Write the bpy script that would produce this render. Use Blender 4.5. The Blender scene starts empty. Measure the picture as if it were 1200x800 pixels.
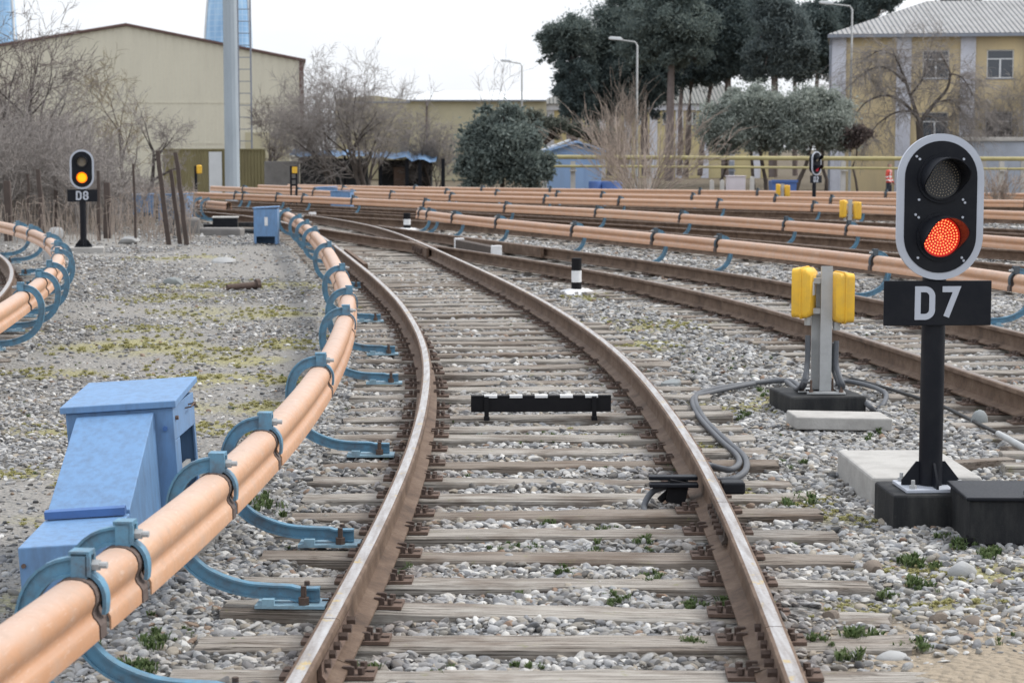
import bpy, math, random
import numpy as np
from mathutils import Matrix, Vector
R = math.radians
rng = np.random.default_rng(7)
random.seed(11)
scene = bpy.context.scene
COL = scene.collection

# ------------------------------------------------------------------ camera model (70 mm lens, eye 1.885 m above sleeper tops)
F = 2333.0; TH = math.atan(226 / F); CZ = 1.885
def ray(u, v):
    a = (v - 400) / F; b = (u - 600) / F
    fy = math.cos(TH) - a * math.sin(TH); fz = -math.sin(TH) - a * math.cos(TH)
    return b / fy, fz / fy
def G(u, v, z=0.0):                      # photo point -> world point on height z
    rx, rz = ray(u, v); d = (z - CZ) / rz
    return Vector((rx * d, d, z))
def D(u, v, d):                          # photo point -> world point at distance d
    rx, rz = ray(u, v)
    return Vector((rx * d, d, CZ + rz * d))
def X(u, d): return (u - 600) * d / F * 1.003
def Z(v, d): return D(600, v, d).z

# ------------------------------------------------------------------ materials
def lin(r, g, b):
    f = lambda c: (c / 255 / 12.92) if c / 255 <= .04045 else ((c / 255 + .055) / 1.055) ** 2.4
    return (f(r), f(g), f(b), 1)
def c4(c): return tuple(c) if len(c) == 4 else (*c, 1)
class NT:
    def __init__(s, name):
        s.m = bpy.data.materials.new(name); s.m.use_nodes = True
        s.t = s.m.node_tree; s.n = s.t.nodes; s.l = s.t.links
        s.b = s.n['Principled BSDF']; s.out = s.n['Material Output']
    def new(s, typ, **kw):
        n = s.n.new(typ)
        for k, v in kw.items(): setattr(n, k, v)
        return n
    def link(s, a, b): s.l.new(a, b)
    def pos(s, scale=(1, 1, 1), obj=False):
        mp = s.new('ShaderNodeMapping'); mp.inputs['Scale'].default_value = scale
        if obj: s.link(s.new('ShaderNodeTexCoord').outputs['Object'], mp.inputs['Vector'])
        else: s.link(s.new('ShaderNodeNewGeometry').outputs['Position'], mp.inputs['Vector'])
        return mp.outputs['Vector']
    def noise(s, vec, scale, detail=4, rough=.6, w=None):
        n = s.new('ShaderNodeTexNoise'); n.inputs['Scale'].default_value = scale
        n.inputs['Detail'].default_value = detail; n.inputs['Roughness'].default_value = rough
        s.link(vec, n.inputs['Vector']); return n.outputs['Fac']
    def ramp(s, fac, stops, interp='LINEAR'):
        r = s.new('ShaderNodeValToRGB'); cr = r.color_ramp; cr.interpolation = interp
        while len(cr.elements) < len(stops): cr.elements.new(.5)
        for e, (p, c) in zip(cr.elements, stops):
            e.position = p; e.color = c4(c) if not isinstance(c, (int, float)) else (c, c, c, 1)
        s.link(fac, r.inputs['Fac']); return r.outputs['Color']
    def mix(s, fac, a, b, typ='MIX'):
        m = s.new('ShaderNodeMix', data_type='RGBA', blend_type=typ)
        for i, val in ((0, fac), (6, a), (7, b)):
            if isinstance(val, bpy.types.NodeSocket): s.link(val, m.inputs[i])
            elif isinstance(val, (int, float)): m.inputs[i].default_value = val if i == 0 else (val, val, val, 1)
            else: m.inputs[i].default_value = c4(val)
        return m.outputs[2]
    def math(s, op, a, b=None):
        m = s.new('ShaderNodeMath', operation=op)
        for i, val in ((0, a), (1, b)):
            if val is None: continue
            if isinstance(val, bpy.types.NodeSocket): s.link(val, m.inputs[i])
            else: m.inputs[i].default_value = val
        return m.outputs[0]
    def bump(s, h, strength=.4, dist=.02):
        b = s.new('ShaderNodeBump'); b.inputs['Strength'].default_value = strength; b.inputs['Distance'].default_value = dist
        s.link(h, b.inputs['Height']); s.link(b.outputs['Normal'], s.b.inputs['Normal'])
    def set(s, col=None, rough=.6, metal=0., spec=.5):
        if col is not None:
            if isinstance(col, bpy.types.NodeSocket): s.link(col, s.b.inputs['Base Color'])
            else: s.b.inputs['Base Color'].default_value = c4(col)
        if isinstance(rough, bpy.types.NodeSocket): s.link(rough, s.b.inputs['Roughness'])
        else: s.b.inputs['Roughness'].default_value = rough
        s.b.inputs['Metallic'].default_value = metal
        s.b.inputs['Specular IOR Level'].default_value = spec
        return s.m

def painted(name, col, dirt=(.10, .08, .06), amt=.35, scale=7, rough=.5, bump=.08, metal=0, spec=.4, streak=False):
    """paint with weathering: dirt blotches, fine speckle, faint bump"""
    t = NT(name); p = t.pos((1, 1, .25) if streak else (1, 1, 1))
    n1 = t.noise(p, scale, 6, .65); n2 = t.noise(t.pos(), scale * 9, 4, .7)
    f = t.ramp(n1, [(.42, 0), (.75, 1)]); f2 = t.ramp(n2, [(.58, 0), (.75, 1)])
    c = t.mix(t.math('MULTIPLY', f, amt), col, dirt)
    c = t.mix(t.math('MULTIPLY', f2, amt * .6), c, dirt)
    hv = t.noise(t.pos(), scale * .35, 2)
    c = t.mix(t.math('MULTIPLY', t.ramp(hv, [(.35, 0), (.65, 1)]), .12), c, tuple(min(1, x * 1.35) for x in col[:3]))
    t.set(c, t.ramp(n2, [(0, rough - .1), (1, min(1, rough + .2))]), metal, spec)
    t.bump(n2, bump, .01); return t.m

M = {}
M['blue_box'] = painted('box_blue_paint', (.14, .265, .46), (.075, .07, .07), .40, 26, .45, .12, streak=True)
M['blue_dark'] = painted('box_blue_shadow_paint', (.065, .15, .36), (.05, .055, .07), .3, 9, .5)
M['blue_br'] = painted('bracket_blue_paint', (.115, .265, .385), (.11, .075, .055), .75, 14, .5, .15)
M['blue_lt'] = painted('plate_blue_paint', (.25, .41, .51), (.12, .10, .085), .6, 14, .5)
M['rust'] = painted('rust_brown', (.145, .098, .076), (.055, .04, .032), .6, 20, .85, .4)
M['rust_dk'] = painted('rust_dark', (.085, .06, .05), (.17, .125, .10), .4, 15, .9, .4)
M['saddle'] = painted('saddle_rust', (.10, .072, .062), (.20, .165, .145), .5, 16, .7, .3)
M['black'] = painted('black_paint', (.006, .0075, .012), (.04, .04, .04), .25, 8, .45, .05, spec=.22)
M['black_tar'] = painted('tarred_concrete', (.018, .019, .021), (.085, .085, .08), .55, 9, .65, .25, spec=.2, streak=True)
M['black_matt'] = painted('black_matt', (.008, .008, .010), (.03, .03, .03), .2, 8, .7, .02, spec=.2)
M['grey_edge'] = painted('grey_reflective', (.47, .50, .56), (.25, .26, .28), .15, 5, .45, .02)
M['white'] = painted('white_paint', (.72, .73, .74), (.3, .29, .27), .35, 9, .6)
M['yellow'] = painted('yellow_plastic', (.78, .46, .04), (.36, .25, .09), .42, 12, .4)
M['yellow_pipe'] = painted('yellow_pipe_paint', (.40, .35, .165), (.18, .15, .09), .5, 3, .6)
M['galv'] = painted('galvanised_steel', (.42, .43, .43), (.20, .20, .20), .35, 12, .5, .05, .2)
M['concrete'] = painted('concrete', (.40, .39, .37), (.17, .16, .15), .5, 6, .9, .4)
M['concrete_dk'] = painted('concrete_dark', (.21, .20, .19), (.09, .085, .08), .5, 4, .9, .4)
M['cable'] = painted('cable_grey', (.085, .092, .105), (.17, .17, .16), .3, 9, .55)
M['cable_black'] = painted('cable_black', (.012, .012, .013), (.08, .08, .08), .3, 9, .5)
M['mast'] = painted('mast_steel', (.34, .39, .43), (.19, .22, .25), .4, 2, .6, .05, streak=True)
M['olive_metal'] = painted('olive_sheet', (.235, .205, .105), (.10, .075, .05), .4, 2, .7, streak=True)
M['wood_dk'] = painted('old_wood', (.085, .068, .058), (.03, .025, .02), .5, 8, .9, .5)
M['rustpost'] = painted('rusty_post', (.085, .065, .056), (.025, .02, .018), .5, 5, .9, .4)
M['bark'] = painted('bark_grey', (.105, .088, .078), (.045, .038, .033), .5, 5, .95, .5)
M['twig'] = painted('bare_twigs', (.295, .27, .253), (.165, .148, .138), .4, 1.2, .95, 0, spec=.1)
M['twig_pale'] = painted('dry_stems', (.36, .30, .255), (.17, .14, .12), .4, 1.2, .95, 0, spec=.1)
M['twig_dk'] = painted('dark_twigs', (.18, .152, .14), (.07, .06, .055), .4, 1.2, .95, 0, spec=.1)
M['twig_yel'] = painted('budding_twigs', (.25, .205, .135), (.10, .08, .06), .4, 1.2, .95, 0, spec=.1)
M['bark_dk'] = painted('bark_dark', (.06, .05, .047), (.03, .025, .023), .5, 5, .95, .4)
M['pinebark'] = painted('pine_bark', (.20, .165, .155), (.09, .07, .06), .5, 3, .95, .4)
M['glass'] = NT('window_glass').set((.05, .06, .075), .08, 0, .7)
M['red_cloth'] = NT('red_vest').set((.55, .07, .05), .8)
M['navy'] = NT('navy_cloth').set((.03, .035, .05), .85)
M['skin'] = NT('skin').set((.45, .27, .2), .6)
M['hair'] = NT('hair').set((.02, .015, .012), .7)
M['tarp'] = painted('blue_tarp', (.12, .24, .42), (.3, .33, .38), .5, 1.2, .6, .3)
M['dark_sheet'] = painted('dark_sheet', (.045, .047, .05), (.10, .09, .08), .5, 2, .8)
M['shed_blue'] = painted('shed_blue_boards', (.27, .40, .62), (.22, .26, .33), .4, 2, .7, streak=True)
M['shed_roof'] = painted('shed_roof', (.62, .65, .68), (.35, .36, .38), .4, 1.5, .6)
M['cobalt'] = painted('cobalt_plastic', (.07, .14, .36), (.08, .1, .2), .3, 3, .5)
M['lens_dark'] = NT('dark_lens').set((.012, .012, .014), .25, 0, .6)

def emit(name, col, strength, base=(.02, .02, .02)):
    t = NT(name); t.set(base, .4)
    t.b.inputs['Emission Color'].default_value = c4(col); t.b.inputs['Emission Strength'].default_value = strength
    return t.m
M['led_red'] = emit('led_red', (1, .16, .05), 3.2)
M['lens_red'] = emit('lens_red', (1, .02, .01), .34, (.2, .01, .01))
M['led_off'] = NT('led_off').set((.30, .26, .2), .3)
M['led_amber'] = emit('led_amber', (1, .36, .0), 1.5)
M['lens_amber'] = emit('lens_amber', (1, .16, .0), 1.2, (.3, .1, .01))
M['lens_dim'] = emit('lens_dim_red', (.8, .02, .05), .25, (.08, .01, .02))

# third rail cover: orange fibreglass, top coloured paler for dust and the light on it
def cover_mat():
    t = NT('cover_orange')
    p = t.pos(); n = t.noise(p, 3.0, 5, .6); n2 = t.noise(t.pos((1, 1, 1)), 26, 5, .7)
    r = t.new('ShaderNodeObjectInfo').outputs['Random']
    base = t.ramp(t.math('ADD', t.math('MULTIPLY', n, .7), t.math('MULTIPLY', r, .3)), [(.25, (.46, .245, .135)), (.55, (.53, .295, .17)), (.8, (.57, .345, .215))])
    g = t.new('ShaderNodeNewGeometry'); sx = t.new('ShaderNodeSeparateXYZ'); t.link(g.outputs['Normal'], sx.inputs[0])
    up = t.ramp(sx.outputs['Z'], [(.45, 0), (.95, 1)])       # upward faces paler: dust, plus top light put into the colour
    c = t.mix(t.math('MULTIPLY', up, t.math('MULTIPLY_ADD' if False else 'MULTIPLY', t.ramp(n2, [(.2, .5), (.7, 1)]), .62)), base, (.48, .395, .345))
    st = t.ramp(n2, [(.66, 0), (.78, 1)])
    c = t.mix(t.math('MULTIPLY', st, .30), c, (.25, .16, .11))
    wv = t.new('ShaderNodeTexNoise'); wv.inputs['Scale'].default_value = 5; wv.inputs['Detail'].default_value = 5
    t.link(t.pos((3, 1, 3)), wv.inputs['Vector'])
    c = t.mix(t.math('MULTIPLY', t.ramp(wv.outputs['Fac'], [(.48, 0), (.7, 1)]), .38), c, (.42, .33, .27))
    n5 = t.noise(p, 17, 6, .75); c = t.mix(t.math('MULTIPLY', t.ramp(n5, [(.5, 0), (.66, 1)]), .32), c, (.36, .27, .215))
    n6 = t.noise(t.pos((14, 2.5, 14)), 5, 4, .7); c = t.mix(t.math('MULTIPLY', t.ramp(n6, [(.58, 0), (.66, 1)]), .25), c, (.66, .56, .48))
    t.set(c, t.ramp(n5, [(.3, .34), (.7, .6)]), 0, .45); t.bump(n2, .08, .01); return t.m
M['cover'] = cover_mat()

def rail_side():
    t = NT('rail_side'); p = t.pos()
    n = t.noise(p, 5, 6, .7); n2 = t.noise(p, 60, 4, .7)
    c = t.ramp(n, [(.3, (.066, .042, .028)), (.5, (.128, .083, .056)), (.7, (.19, .135, .096))])
    c = t.mix(t.math('MULTIPLY', t.ramp(n2, [(.5, 0), (.7, 1)]), .45), c, (.05, .034, .028))
    t.set(c, .75, 0, .35); t.bump(n2, .35, .01); return t.m
def rail_top(name, paint=False):
    t = NT(name); p = t.pos((6, .5, 6)); n = t.noise(p, 6, 5, .6); n2 = t.noise(t.pos(), 45, 4, .75)
    c = t.ramp(n, [(.3, (.29, .25, .225)), (.5, (.45, .42, .40)), (.7, (.60, .59, .58))])
    c = t.mix(t.math('MULTIPLY', t.ramp(n2, [(.56, 0), (.70, 1)]), .42), c, (.22, .15, .11))
    if paint:
        n3 = t.noise(t.pos((1, .6, 1)), 9, 6, .75)
        c = t.mix(t.math('MULTIPLY', t.ramp(n3, [(.58, 0), (.64, 1)]), .75), c, (.62, .43, .10))
    t.set(c, t.ramp(n2, [(.3, .26), (.7, .5)]), .8, .5); return t.m
M['rail_side'] = rail_side(); M['rail_top'] = rail_top('rail_top'); M['rail_top_p'] = rail_top('rail_top_painted', True)
M['rail_old'] = painted('rail_head_dull', (.20, .165, .145), (.10, .07, .055), .5, 8, .5, .1, .3)

def sleeper_mat():
    t = NT('sleeper_wood'); oi = t.new('ShaderNodeObjectInfo').outputs['Random']
    tc = t.new('ShaderNodeTexCoord').outputs['Object']
    add = t.new('ShaderNodeVectorMath', operation='ADD'); t.link(tc, add.inputs[0])
    cmb = t.new('ShaderNodeCombineXYZ'); t.link(t.math('MULTIPLY', oi, 37), cmb.inputs[0]); t.link(t.math('MULTIPLY', oi, 11), cmb.inputs[1]); t.link(cmb.outputs[0], add.inputs[1])
    def mp(s):
        m = t.new('ShaderNodeMapping'); m.inputs['Scale'].default_value = s; t.link(add.outputs[0], m.inputs['Vector']); return m.outputs['Vector']
    g = t.noise(mp((1.6, 34, 34)), 1.6, 7, .7); g2 = t.noise(mp((.8, 90, 90)), 1.3, 3, .6); b = t.noise(mp((1.3, 3, 3)), 1.5, 5, .65)
    c = t.ramp(g, [(.28, (.145, .126, .106)), (.43, (.28, .257, .228)), (.58, (.395, .37, .335)), (.76, (.49, .465, .425))])
    c = t.mix(t.math('MULTIPLY', t.ramp(oi, [(.3, 0), (1, 1)]), .68), c, (.165, .125, .095))
    c = t.mix(t.math('MULTIPLY', t.ramp(b, [(.47, 0), (.62, 1)]), .6), c, (.12, .085, .062))
    crack = t.ramp(g2, [(.38, 1), (.46, 0)])
    c = t.mix(t.math('MULTIPLY', crack, .75), c, (.035, .028, .023))
    m2 = t.noise(t.pos(), 9, 5, .7)
    c = t.mix(t.math('MULTIPLY', t.ramp(m2, [(.62, 0), (.72, 1)]), .5), c, (.19, .20, .07))
    t.set(c, .9, 0, .2)
    t.bump(t.math('ADD', t.math('MULTIPLY', g, .6), t.math('MULTIPLY', g2, .8)), .8, .012); return t.m
M['sleeper'] = sleeper_mat()

def stone_mat():
    t = NT('ballast_stone'); oi = t.new('ShaderNodeObjectInfo').outputs['Random']
    c = t.ramp(oi, [(0, (.085, .088, .092)), (.10, (.19, .195, .205)), (.23, (.30, .305, .31)), (.36, (.245, .235, .215)), (.47, (.37, .375, .38)), (.60, (.29, .295, .305)),
                    (.70, (.46, .455, .44)), (.82, (.34, .305, .255)), (.89, (.60, .595, .575)), (.975, (.25, .175, .13))], 'CONSTANT')
    n = t.noise(t.pos(), 55, 5, .7); n2 = t.noise(t.pos(), 14, 4, .6)
    c = t.mix(.4, c, t.ramp(n, [(.3, .45), (.7, 1.2)]), 'MULTIPLY')
    c = t.mix(t.math('MULTIPLY', t.ramp(n2, [(.42, 0), (.7, 1)]), .5), c, (.265, .235, .195))
    at2 = t.new('ShaderNodeAttribute'); at2.attribute_name = 'stain'; at2.attribute_type = 'INSTANCER'
    c = t.mix(t.math('MULTIPLY', at2.outputs['Fac'], .5), c, (.14, .095, .07))
    t.set(c, .9, 0, .25); t.bump(n, .6, .006); return t.m
M['stone'] = stone_mat()

# ------------------------------------------------------------------ mesh builder
class MB:
    def __init__(s): s.v = []; s.f = []; s.m = []
    def add(s, verts, faces, mi=0, Mx=None):
        o = len(s.v)
        if Mx is not None: verts = [Mx @ Vector(v) for v in verts]
        s.v += [tuple(v) for v in verts]
        s.f += [tuple(i + o for i in f) for f in faces]
        s.m += ([mi] * len(faces) if isinstance(mi, int) else list(mi))
        return s
    def box(s, c, size, mi=0, Mx=None):
        x, y, z = c; a, b, h = (k / 2 for k in size)
        vs = [(x + i * a, y + j * b, z + k * h) for k in (-1, 1) for j in (-1, 1) for i in (-1, 1)]
        return s.add(vs, [(0, 2, 3, 1), (4, 5, 7, 6), (0, 1, 5, 4), (2, 6, 7, 3), (0, 4, 6, 2), (1, 3, 7, 5)], mi, Mx)
    def b2(s, lo, hi, mi=0, Mx=None):
        return s.box([(a + b) / 2 for a, b in zip(lo, hi)], [abs(b - a) for a, b in zip(lo, hi)], mi, Mx)
    def prism(s, poly, h0, h1, axis='z', mi=0, Mx=None):
        """closed 2D polygon extruded along an axis: z -> (x,y), y -> (x,z), x -> (y,z)"""
        f = {'z': lambda a, b, h: (a, b, h), 'y': lambda a, b, h: (a, h, b), 'x': lambda a, b, h: (h, a, b)}[axis]
        n = len(poly); vs = [f(a, b, h0) for a, b in poly] + [f(a, b, h1) for a, b in poly]
        fs = [tuple(range(n))[::-1], tuple(range(n, 2 * n))] + [(i, (i + 1) % n, n + (i + 1) % n, n + i) for i in range(n)]
        return s.add(vs, fs, mi, Mx)
    def cyl(s, p0, p1, r0, r1=None, n=12, mi=0, Mx=None, caps=True):
        r1 = r0 if r1 is None else r1; p0 = Vector(p0); p1 = Vector(p1); d = (p1 - p0).normalized()
        a = d.orthogonal().normalized(); b = d.cross(a)
        cs = [(math.cos(2 * math.pi * i / n), math.sin(2 * math.pi * i / n)) for i in range(n)]
        vs = [p0 + (a * c + b * q) * r0 for c, q in cs] + [p1 + (a * c + b * q) * r1 for c, q in cs]
        fs = [(i, (i + 1) % n, n + (i + 1) % n, n + i) for i in range(n)]
        if caps: fs += [tuple(range(n))[::-1], tuple(range(n, 2 * n))]
        return s.add(vs, fs, mi, Mx)
    def tube(s, pts, r, n=8, mi=0, Mx=None):
        pts = [Vector(p) for p in pts]; rs = r if isinstance(r, (list, tuple)) else [r] * len(pts)
        vs = []; fs = []; up = Vector((0, 0, 1))
        for i, p in enumerate(pts):
            t = (pts[min(i + 1, len(pts) - 1)] - pts[max(i - 1, 0)]).normalized()
            a = t.cross(up); a = a.normalized() if a.length > .05 else t.orthogonal().normalized(); b = t.cross(a)
            vs += [p + (a * math.cos(2 * math.pi * k / n) + b * math.sin(2 * math.pi * k / n)) * rs[i] for k in range(n)]
        for i in range(len(pts) - 1):
            fs += [(i * n + k, i * n + (k + 1) % n, (i + 1) * n + (k + 1) % n, (i + 1) * n + k) for k in range(n)]
        fs += [tuple(range(n))[::-1], tuple(range((len(pts) - 1) * n, len(pts) * n))]
        return s.add(vs, fs, mi, Mx)
    def lathe(s, prof, n=16, mi=0, Mx=None):
        vs = [(r * math.cos(2 * math.pi * k / n), r * math.sin(2 * math.pi * k / n), z) for r, z in prof for k in range(n)]
        fs = [(i * n + k, i * n + (k + 1) % n, (i + 1) * n + (k + 1) % n, (i + 1) * n + k) for i in range(len(prof) - 1) for k in range(n)]
        fs += [tuple(range(n))[::-1], tuple(range((len(prof) - 1) * n, len(prof) * n))]
        return s.add(vs, fs, mi, Mx)
    def sweep(s, path, prof, zoff=0, mi=0, closed=True, caps=True, mis=None):
        """2D profile (lateral,height) swept along a plan polyline of (x,y)"""
        n = len(prof); vs = []; fs = []; ms = []
        P = np.asarray(path); T = np.gradient(P, axis=0); T /= np.linalg.norm(T, axis=1)[:, None]
        N = np.stack([T[:, 1], -T[:, 0]], 1)                # right-hand side
        for p, nn in zip(P, N):
            vs += [(p[0] + nn[0] * a, p[1] + nn[1] * a, zoff + z) for a, z in prof]
        for i in range(len(P) - 1):
            for k in range(n if closed else n - 1):
                fs.append((i * n + k, i * n + (k + 1) % n, (i + 1) * n + (k + 1) % n, (i + 1) * n + k)); ms.append(mis[k] if mis else mi)
        if caps and closed:
            fs += [tuple(range(n))[::-1], tuple(range((len(P) - 1) * n, len(P) * n))]; ms += [mi, mi]
        return s.add(vs, fs, ms)
    def xf(s, Mx): s.v = [tuple(Mx @ Vector(v)) for v in s.v]; return s
    def mesh(s, name, mats, smooth=0):
        me = bpy.data.meshes.new(name); me.from_pydata(s.v, [], s.f); me.update()
        finish(me, mats, smooth, s.m); return me
    def build(s, name, mats, parent=None, smooth=0, bevel=0, origin=None):
        if not isinstance(mats, (list, tuple)): mats = [mats]
        if XF[0] is not None: s.xf(XF[0])
        if origin is None:
            a = np.array(s.v); lo = a.min(0); hi = a.max(0); origin = ((lo[0] + hi[0]) / 2, (lo[1] + hi[1]) / 2, lo[2])
        s.v = [(x - origin[0], y - origin[1], z - origin[2]) for x, y, z in s.v]
        o = link(name, s.mesh(name, mats, smooth), origin, parent)
        if bevel:
            b = o.modifiers.new('Bevel', 'BEVEL'); b.width = bevel; b.segments = 2; b.limit_method = 'ANGLE'; b.angle_limit = R(40)
        return o
def finish(me, mats, smooth=0, mi=None):
    for m in (mats if isinstance(mats, (list, tuple)) else [mats]): me.materials.append(M[m] if isinstance(m, str) else m)
    if mi is not None and len(me.materials) > 1: me.polygons.foreach_set('material_index', mi)
    if smooth:
        me.polygons.foreach_set('use_smooth', [True] * len(me.polygons)); me.set_sharp_from_angle(angle=R(smooth))
WORLD = {}
XF = [None]                              # turns a whole building about one corner
def turn(x, y, a): XF[0] = Matrix.Translation((x, y, 0)) @ Matrix.Rotation(R(a), 4, 'Z') @ Matrix.Translation((-x, -y, 0))
def link(name, data, loc=(0, 0, 0), parent=None, mat=None):
    o = bpy.data.objects.new(name, data); COL.objects.link(o)
    W = mat if mat is not None else Matrix.Translation(Vector(loc))
    o.matrix_basis = W; WORLD[o.name] = W
    if parent is not None:
        o.parent = parent; o.matrix_parent_inverse = WORLD[parent.name].inverted()
    return o
def tag(o, label=None, cat=None, group=None, kind=None):
    if label: o['label'] = label
    if cat: o['category'] = cat
    if group: o['group'] = group
    if kind: o['kind'] = kind
    elif cat: o['kind'] = 'thing'
    return o
def thing(name, label, cat, loc=(0, 0, 0), group=None):
    return tag(link(name, None, loc), label, cat, group)
def TR(loc, rz=0, rx=0, ry=0): return Matrix.Translation(Vector(loc)) @ Matrix.Rotation(rz, 4, 'Z') @ Matrix.Rotation(rx, 4, 'X') @ Matrix.Rotation(ry, 4, 'Y')

# ------------------------------------------------------------------ lines in plan
def catmull(pts, step=.25):
    P = np.array(pts, float); P = np.vstack([2 * P[0] - P[1], P, 2 * P[-1] - P[-2]]); out = []
    for i in range(1, len(P) - 2):
        n = max(2, int(np.linalg.norm(P[i + 1] - P[i]) / (step * .5)))
        t = np.linspace(0, 1, n, endpoint=False)[:, None]
        a, b, c, d = P[i - 1], P[i], P[i + 1], P[i + 2]
        out.append(.5 * (2 * b + (c - a) * t + (2 * a - 5 * b + 4 * c - d) * t ** 2 + (3 * b - a - 3 * c + d) * t ** 3))
    return resample(np.vstack(out + [P[-2:-1]]), step)
def resample(Q, step):
    s = np.r_[0, np.cumsum(np.linalg.norm(np.diff(Q, axis=0), axis=1))]
    n = max(2, int(s[-1] / step) + 1); t = np.linspace(0, s[-1], n)
    return np.stack([np.interp(t, s, Q[:, k]) for k in range(Q.shape[1])], 1)
def smooth(Q, k=9, it=2):
    for _ in range(it):
        E = np.vstack([Q[0] + (Q[0] - Q[1]) * np.arange(k, 0, -1)[:, None], Q, Q[-1] + (Q[-1] - Q[-2]) * np.arange(1, k + 1)[:, None]])
        w = np.ones(2 * k + 1) / (2 * k + 1)
        Q = np.stack([np.convolve(E[:, i], w, 'valid') for i in range(2)], 1)
    return Q
def normals(Q):
    T = np.gradient(Q, axis=0); T /= np.linalg.norm(T, axis=1)[:, None]
    return T, np.stack([T[:, 1], -T[:, 0]], 1)
def offset(Q, a): return Q + normals(Q)[1] * a
def arclen(Q): return np.r_[0, np.cumsum(np.linalg.norm(np.diff(Q, axis=0), axis=1))]
def at(Q, s):
    S = arclen(Q); T, N = normals(Q); s = min(max(s, 0), S[-1])
    f = lambda A: np.array([np.interp(s, S, A[:, k]) for k in range(2)])
    t = f(T); return f(Q), t / np.linalg.norm(t)
def cut(Q, s0, s1):
    S = arclen(Q); m = (S > s0 + .02) & (S < s1 - .02)
    return np.vstack([at(Q, s0)[0], Q[m], at(Q, s1)[0]])
def near(Q, p): return float(arclen(Q)[np.argmin(np.hypot(Q[:, 0] - p[0], Q[:, 1] - p[1]))])
def poly_line(co, d0, d1, step=.25):
    d = np.linspace(d0, d1, 200); return resample(np.stack([np.polyval(co, d), d], 1), step)

MAIN = smooth(catmull([(-.15, 2), (0, 4), (.10, 6), (.176, 8), (.226, 10), (.232, 12), (.16, 15), (-.03, 18), (-.44, 22), (-.972, 26), (-1.563, 30), (-2.319, 35),
                       (-3.13, 40), (-4.2, 45), (-5.75, 50), (-7.6, 54), (-10.8, 60), (-14.5, 66)]), 4, 2)
TWO = smooth(catmull([(5.1, 5), (4.85, 9), (4.4, 14), (3.94, 18), (3.37, 22), (2.46, 26), (1.26, 30), (-.53, 35), (-2.4, 40), (-3.45, 43), (-3.85, 44.2)]), 4, 2)
RA = smooth(catmull([tuple(G(u, v, .46))[:2] for u, v in [(0, 783), (50, 747), (125, 690), (200, 627), (250, 591), (300, 536), (350, 485), (380, 440), (398, 405), (406, 375), (410, 357), (405, 340), (397, 322), (385, 298), (369, 278), (359, 269), (351, 261.5), (336, 253)]]), 6, 2)
RA = resample(np.vstack([RA[0] + (RA[0] - RA[8]) / 8 * np.arange(12, 0, -1)[:, None], RA]), .25)
RB = poly_line([-0.00015917, 0.00473013, -0.14979127, -2.42815826], 13, 40)
RC = poly_line([0.00045468, -0.04634305, 1.18212903, -3.16051932], 17.5, 43.6)
RD = smooth(catmull([(9.6, 24.5), (8.6, 27.2), (7.74, 30.1), (6.5, 33.8), (5.2, 37.1), (3.5, 41.3), (2.0, 44.6), (0, 47.9), (-1.95, 50.7), (-4.1, 54), (-9.1, 60.9), (-12.5, 65)]), 8, 3)
RE = smooth(catmull([(14.5, 38), (11.0, 42.9), (9.0, 46.7), (7.3, 49.2), (5.5, 51.2), (3.0, 54), (.6, 56), (-1.9, 58.9), (-5.6, 63.6), (-10.9, 72.5)]), 8, 3)
RF = smooth(catmull([(18.5, 49.5), (14, 52.2), (10, 54.6), (5.5, 58), (2.9, 60), (-.4, 63), (-2.8, 65.1), (-5.7, 69), (-9.5, 75)]), 8, 3)
RG = smooth(catmull([(22, 58), (12.2, 62.6), (5.6, 66), (1.4, 68.2), (-3, 71), (-8.5, 76)]), 8, 3)
RH = catmull([tuple(G(u, v, .46))[:2] for u, v in [(268, 241.5), (245, 239.5), (226, 237.5), (190, 233)]])
ZERO = offset(RB, -1.42)
THREE = offset(RD, -1.42); FIVE = offset(RE, -1.42); SIX = offset(RF, -1.42); SEVEN = offset(RG, -1.42)
FOUR = smooth(catmull([(13.6, 26.5), (10.6, 31.5), (9.2, 34), (7.85, 36.5), (6.05, 40.2), (4.5, 43), (2.4, 46.5), (-.6, 51), (-4.5, 56.5), (-8.4, 61.5)]), 8, 2)

# ------------------------------------------------------------------ ground
def vnoise(x, y, sc, seed):
    g = np.random.default_rng(seed).random((256, 256)); x = x * sc; y = y * sc
    xi = np.floor(x).astype(int); yi = np.floor(y).astype(int); fx = x - xi; fy = y - yi
    fx = fx * fx * (3 - 2 * fx); fy = fy * fy * (3 - 2 * fy)
    q = lambda i, j: g[i % 256, j % 256]
    return (q(xi, yi) * (1 - fx) + q(xi + 1, yi) * fx) * (1 - fy) + (q(xi, yi + 1) * (1 - fx) + q(xi + 1, yi + 1) * fx) * fy
def sst(a, b, x): t = np.clip((x - a) / (b - a), 0, 1); return t * t * (3 - 2 * t)
def track_dist(Q, x, y):
    """lateral distance and arc position of points next to a track"""
    S = arclen(Q); T, N = normals(Q); lat = np.empty(len(x)); ss = np.empty(len(x))
    for i in range(0, len(x), 20000):
        dx = x[i:i + 20000, None] - Q[None, :, 0]; dy = y[i:i + 20000, None] - Q[None, :, 1]
        k = np.argmin(dx * dx + dy * dy, 1); r = np.arange(len(k))
        lat[i:i + 20000] = dx[r, k] * N[k, 0] + dy[r, k] * N[k, 1]
        al = dx[r, k] * T[k, 0] + dy[r, k] * T[k, 1]
        ss[i:i + 20000] = S[k] + al; lat[i:i + 20000] = np.where(np.abs(al) > 1.0, 99, lat[i:i + 20000])
    return lat, ss
NEARTR = [MAIN, TWO, ZERO, THREE]
SAND = (1.75, 6.6)
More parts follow.
